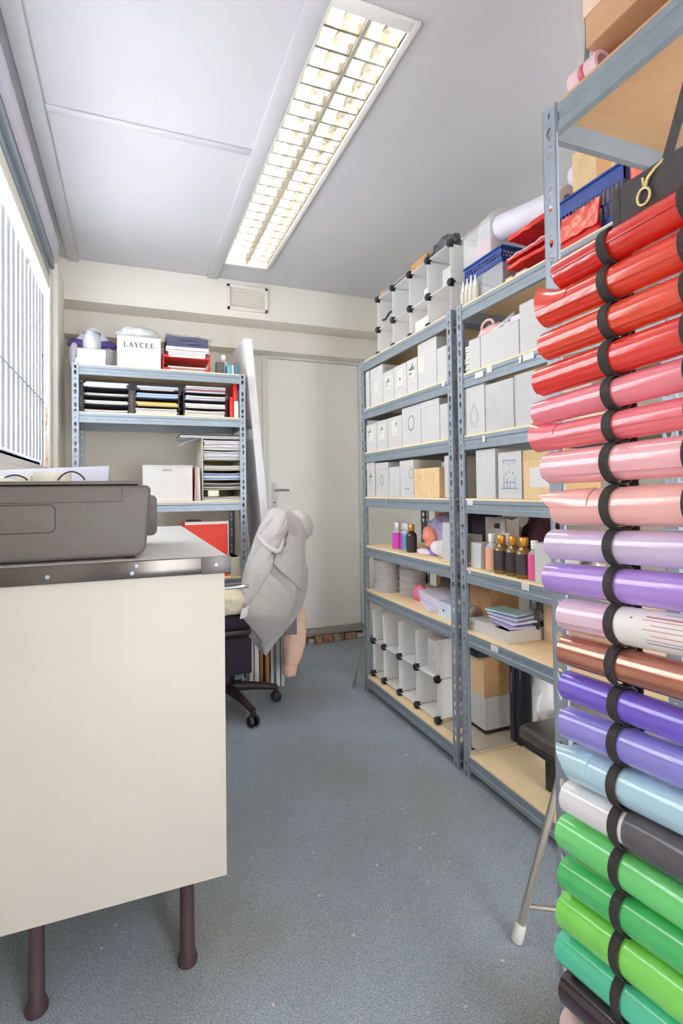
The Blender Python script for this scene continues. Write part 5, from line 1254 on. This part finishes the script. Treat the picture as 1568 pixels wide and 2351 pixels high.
# ------------------------------------------------------------------ office chair with clothes
cx, cy = .445, 2.745
t = thing('office_chair', (cx, cy, 0), 'dark swivel office chair with a grey coat over its back', 'chair')
DK = M('dark_maroon_plastic', (50, 40, 44), .45, var=.1)
DKF = M('dark_chair_fabric', (44, 36, 52), .9, var=.25, scale=80, bump=.2)
for k in range(5):
    a = math.radians(-71 + 72 * k)
    dx, dy = math.cos(a), math.sin(a)
    part('base_arm', G().tube([(cx + dx * .03, cy + dy * .03, .115), (cx + dx * .15, cy + dy * .15, .098), (cx + dx * .262, cy + dy * .262, .075)], [.026, .020, .015], 10), DK, t, smooth=60)
    px_, py_ = cx + dx * .262, cy + dy * .262
    ca = part('caster_fork', G().lathe((px_, py_, .05), [(.012, 0), (.014, .01), (.009, .03)], 12), DK, t, smooth=50)
    for s in (-1, 1):
        part('wheel', G().lathe((px_ - dy * .006 * s, py_ + dx * .006 * s, .0265), [(.012, 0), (.0255, .002), (.0265, .008), (.022, .017), (.008, .019)], 18, (-dy * s, dx * s, 0)), BLACKPL, ca, smooth=50)
part('gas_lift', G().lathe((cx, cy, .09), [(.03, 0), (.03, .12), (.018, .125), (.018, .30), (.05, .31), (.05, .34)], 18), DK, t, smooth=40)
part('seat', G().box((cx - .22, cy - .125, .42), (cx + .13, cy + .23, .50)), DKF, t, bevel=.03, seg=3)
part('seat_shell', G().box((cx - .2, cy - .11, .385), (cx + .11, cy + .21, .42)), DK, t, bevel=.01)
part('under_skirt', G().box((cx - .16, cy - .17, .22), (cx + .10, cy + .04, .385)), DKF, t, bevel=.01)
part('back_stem', G().tube([(cx + .12, cy, .40), (cx + .24, cy, .43), (cx + .255, cy, .62)], .018, 10), DK, t, smooth=60)
part('backrest', G().prism(rr(cy - .105, .52, cy + .06, .94, .05), 'x', cx + .205, cx + .245), DKF, t, bevel=.012)
for s in (-1, 1):
    part('armrest', G().tube([(cx - .10, cy + s * .22, .44), (cx - .10, cy + s * .25, .60), (cx - .06, cy + s * .25, .655), (cx + .07, cy + s * .24, .655)], [.008, .008, .008, .008], 10), CHROME, t, smooth=60)
# cream throw on the seat
def loft(rings, n=48, fold=0.0, ff=7, seed=0, cap=True):
    """rings: (x, y, z, rx, ry)"""
    g = G(); vs = []; fs = []
    for j, (x, y, zz, rx, ry) in enumerate(rings):
        for k in range(n):
            a = 2 * PI * k / n
            q = 1 + fold * math.sin(ff * a + seed + j * .25) * min(1, j / 4) + fold * .9 * fbm((math.cos(a) * 1.5, math.sin(a) * 1.5, zz * 5 + seed))
            vs.append((x + rx * math.cos(a) * q, y + ry * math.sin(a) * q, zz + .008 * fbm((a, zz * 9, seed))))
    for j in range(len(rings) - 1):
        for k in range(n):
            k2 = (k + 1) % n; fs.append((j * n + k, j * n + k2, (j + 1) * n + k2, (j + 1) * n + k))
    if cap: fs += [tuple(range(n - 1, -1, -1)), tuple(range((len(rings) - 1) * n, len(rings) * n))]
    return g.add(vs, fs)
def dense(rings, m=4):
    out = []
    for i in range(len(rings) - 1):
        for k in range(m):
            f = k / m; f = f
            out.append(tuple(rings[i][q] * (1 - f) + rings[i + 1][q] * f for q in range(5)))
    return out + [rings[-1]]
CREAM = M('cream_throw', (226, 216, 188), .9, var=.08, scale=30, bump=.3)
blob('cream_throw', 'cream fleece throw bunched on the office chair seat', (.43, 2.68, .502), (.12, .09, .075), CREAM, 'throw', 91, .14)
# grey coat: measured outline of the draped cloth, top to bottom
COAT = M('grey_wool', (184, 179, 176), .95, var=.10, scale=120, bump=.35, bscale=260, sheen=.3)
tc_ = thing('grey_coat', (.67, 2.68, .29), 'grey hooded wool coat draped over the office chair back', 'coat')
k_ = 2.68 / 2.6
prof = [(1.015, .66, .70), (.995, .635, .745), (.965, .612, .785), (.93, .595, .815), (.88, .578, .828), (.82, .558, .815), (.76, .54, .83), (.70, .523, .838), (.63, .505, .828), (.56, .485, .81), (.51, .475, .795), (.46, .495, .765), (.42, .52, .735), (.38, .548, .70), (.34, .58, .66), (.305, .60, .625)]
rings = []
for zz, xa, xb in prof:
    zz2 = 1.10 + (zz - 1.10) * k_
    ry = .115 * min(1, (1.03 - zz) / .08 + .25) * (1.0 if zz > .5 else max(.35, (zz - .28) / .22))
    rings.append(((xa + xb) / 2 * k_, 2.69, zz2, (xb - xa) / 2 * k_, ry))
part('coat_body', loft(dense(rings, 3), 64, .075, 5, 1.0), COAT, tc_, smooth=80)
def coat_y(x, zz):
    """front surface of the coat at (x, z)"""
    for a_, b_ in zip(rings, rings[1:]):
        if a_[2] >= zz >= b_[2]:
            f = (a_[2] - zz) / (a_[2] - b_[2])
            c0, rx, ry = [a_[q] * (1 - f) + b_[q] * f for q in (0, 3, 4)]
            q = min(.97, abs(x - c0) / rx)
            return 2.69 - ry * math.sqrt(1 - q * q)
    return 2.66
# hood roll and folded sleeve with open cuff
def X2(x, Y): return x * Y / 2.6
part('hood', loft(dense([(.80, 2.70, 1.0, .03, .05), (.825, 2.69, .97, .05, .075), (.848, 2.69, .92, .045, .08), (.855, 2.69, .87, .035, .06), (.85, 2.69, .845, .012, .03)], 3), 32, .05, 4, 2), COAT, tc_, smooth=80)
# overlapping front flaps with diagonal edges
def flap(pts, name, bulge, yb, m=None):
    """quad patch pts: four corners (x,z), slight bulge towards the camera"""
    A_, B_, C_, D_ = [Vector(p) for p in pts]
    def fn(u, v):
        p = (A_ * (1 - u) + B_ * u) * (1 - v) + (D_ * (1 - u) + C_ * u) * v
        return (p.x, coat_y(p.x, p.y) - yb - bulge * math.sin(PI * u) ** .7 * math.sin(PI * v) ** .7 + .005 * fbm((u * 4, v * 4, 3)), p.y)
    part(name, G().grid(fn, 22, 22, thick=.010), m or COAT, tc_, smooth=80)
flap([(.500, .505), (.618, .715), (.765, .56), (.635, .33)], 'front_panel', .012, .012)
flap([(.545, .735), (.635, .86), (.652, .73), (.515, .50)], 'lapel', .010, .016)
flap([(.655, .74), (.70, .885), (.835, .86), (.80, .60)], 'side_panel', .010, .008)
flap([(.665, .985), (.72, 1.0), (.715, .90), (.66, .84)], 'collar', .014, .014)
flap([(.602, .868), (.688, .992), (.728, .935), (.668, .808)], 'hood_flap', .024, .020)
flap([(.676, .815), (.700, .915), (.726, .93), (.706, .83)], 'hood_crease_shade', .002, .014, M('coat_crease_shade', (120, 114, 112), .95, var=.1))  # dark patch painted in for the shaded crease beside the hood flap
part('rolled_hem', G().tube([(x_, coat_y(x_, z_) - .030, z_) for x_, z_ in ((.594, .892), (.598, .868), (.618, .838), (.645, .814), (.668, .802), (.684, .812), (.692, .838), (.700, .87))], [.008, .012, .013, .013, .013, .012, .010, .006], 12), M('grey_wool_pale', (196, 191, 188), .95, var=.08, scale=120, bump=.35, bscale=260), tc_, smooth=80)
part('white_label', G().grid(lambda u, v: (.484 + .035 * u + .012 * v, 2.565 - .012 * math.sin(PI * u), .49 + .05 * v + .012 * u), 6, 6, thick=.003), PAPER, tc_, smooth=60, label='white turned out lining')
# peach sweater sleeve hanging behind
PEACH = M('peach_knit', (236, 198, 174), .95, var=.06, scale=60, bump=.3)
ts = thing('peach_sweater', (.79, 2.72, .13), 'peach sweater sleeve hanging below the grey coat', 'sweater')
yy = 2.74; q = yy / 2.6
part('sleeve', loft(dense([(.77 * q, yy, .70, .03, .03), (.775 * q, yy, .60, .036, .04), (.772 * q, yy, .50, .045, .045), (.77 * q, yy, .38, .062, .05), (.765 * q, yy, .29, .062, .05), (.755 * q, yy, .215, .05, .045), (.745 * q, yy, .185, .038, .038)], 3), 36, .04, 5, 3), PEACH, ts, smooth=80)
part('cuff', loft([(.745 * q, yy, .190, .036, .036), (.742 * q, yy, .17, .04, .038), (.738 * q, yy, .135, .036, .034), (.738 * q, yy, .128, .03, .03)], 30, .02, 9, 1), PEACH, ts, smooth=80)
part('shoulder', loft([(.74 * q, yy, .80, .03, .05), (.755 * q, yy, .74, .045, .06), (.77 * q, yy, .67, .04, .045)], 30, .03, 5, 1), PEACH, ts, smooth=80)
part('lining', G().grid(lambda u, v: (.735 + .06 * u, 2.655 + .01 * math.sin(3 * u), .36 + .17 * v), 6, 6, thick=.004), M('slate_lining', (124, 118, 126), .7, var=.06), tc_, smooth=60)
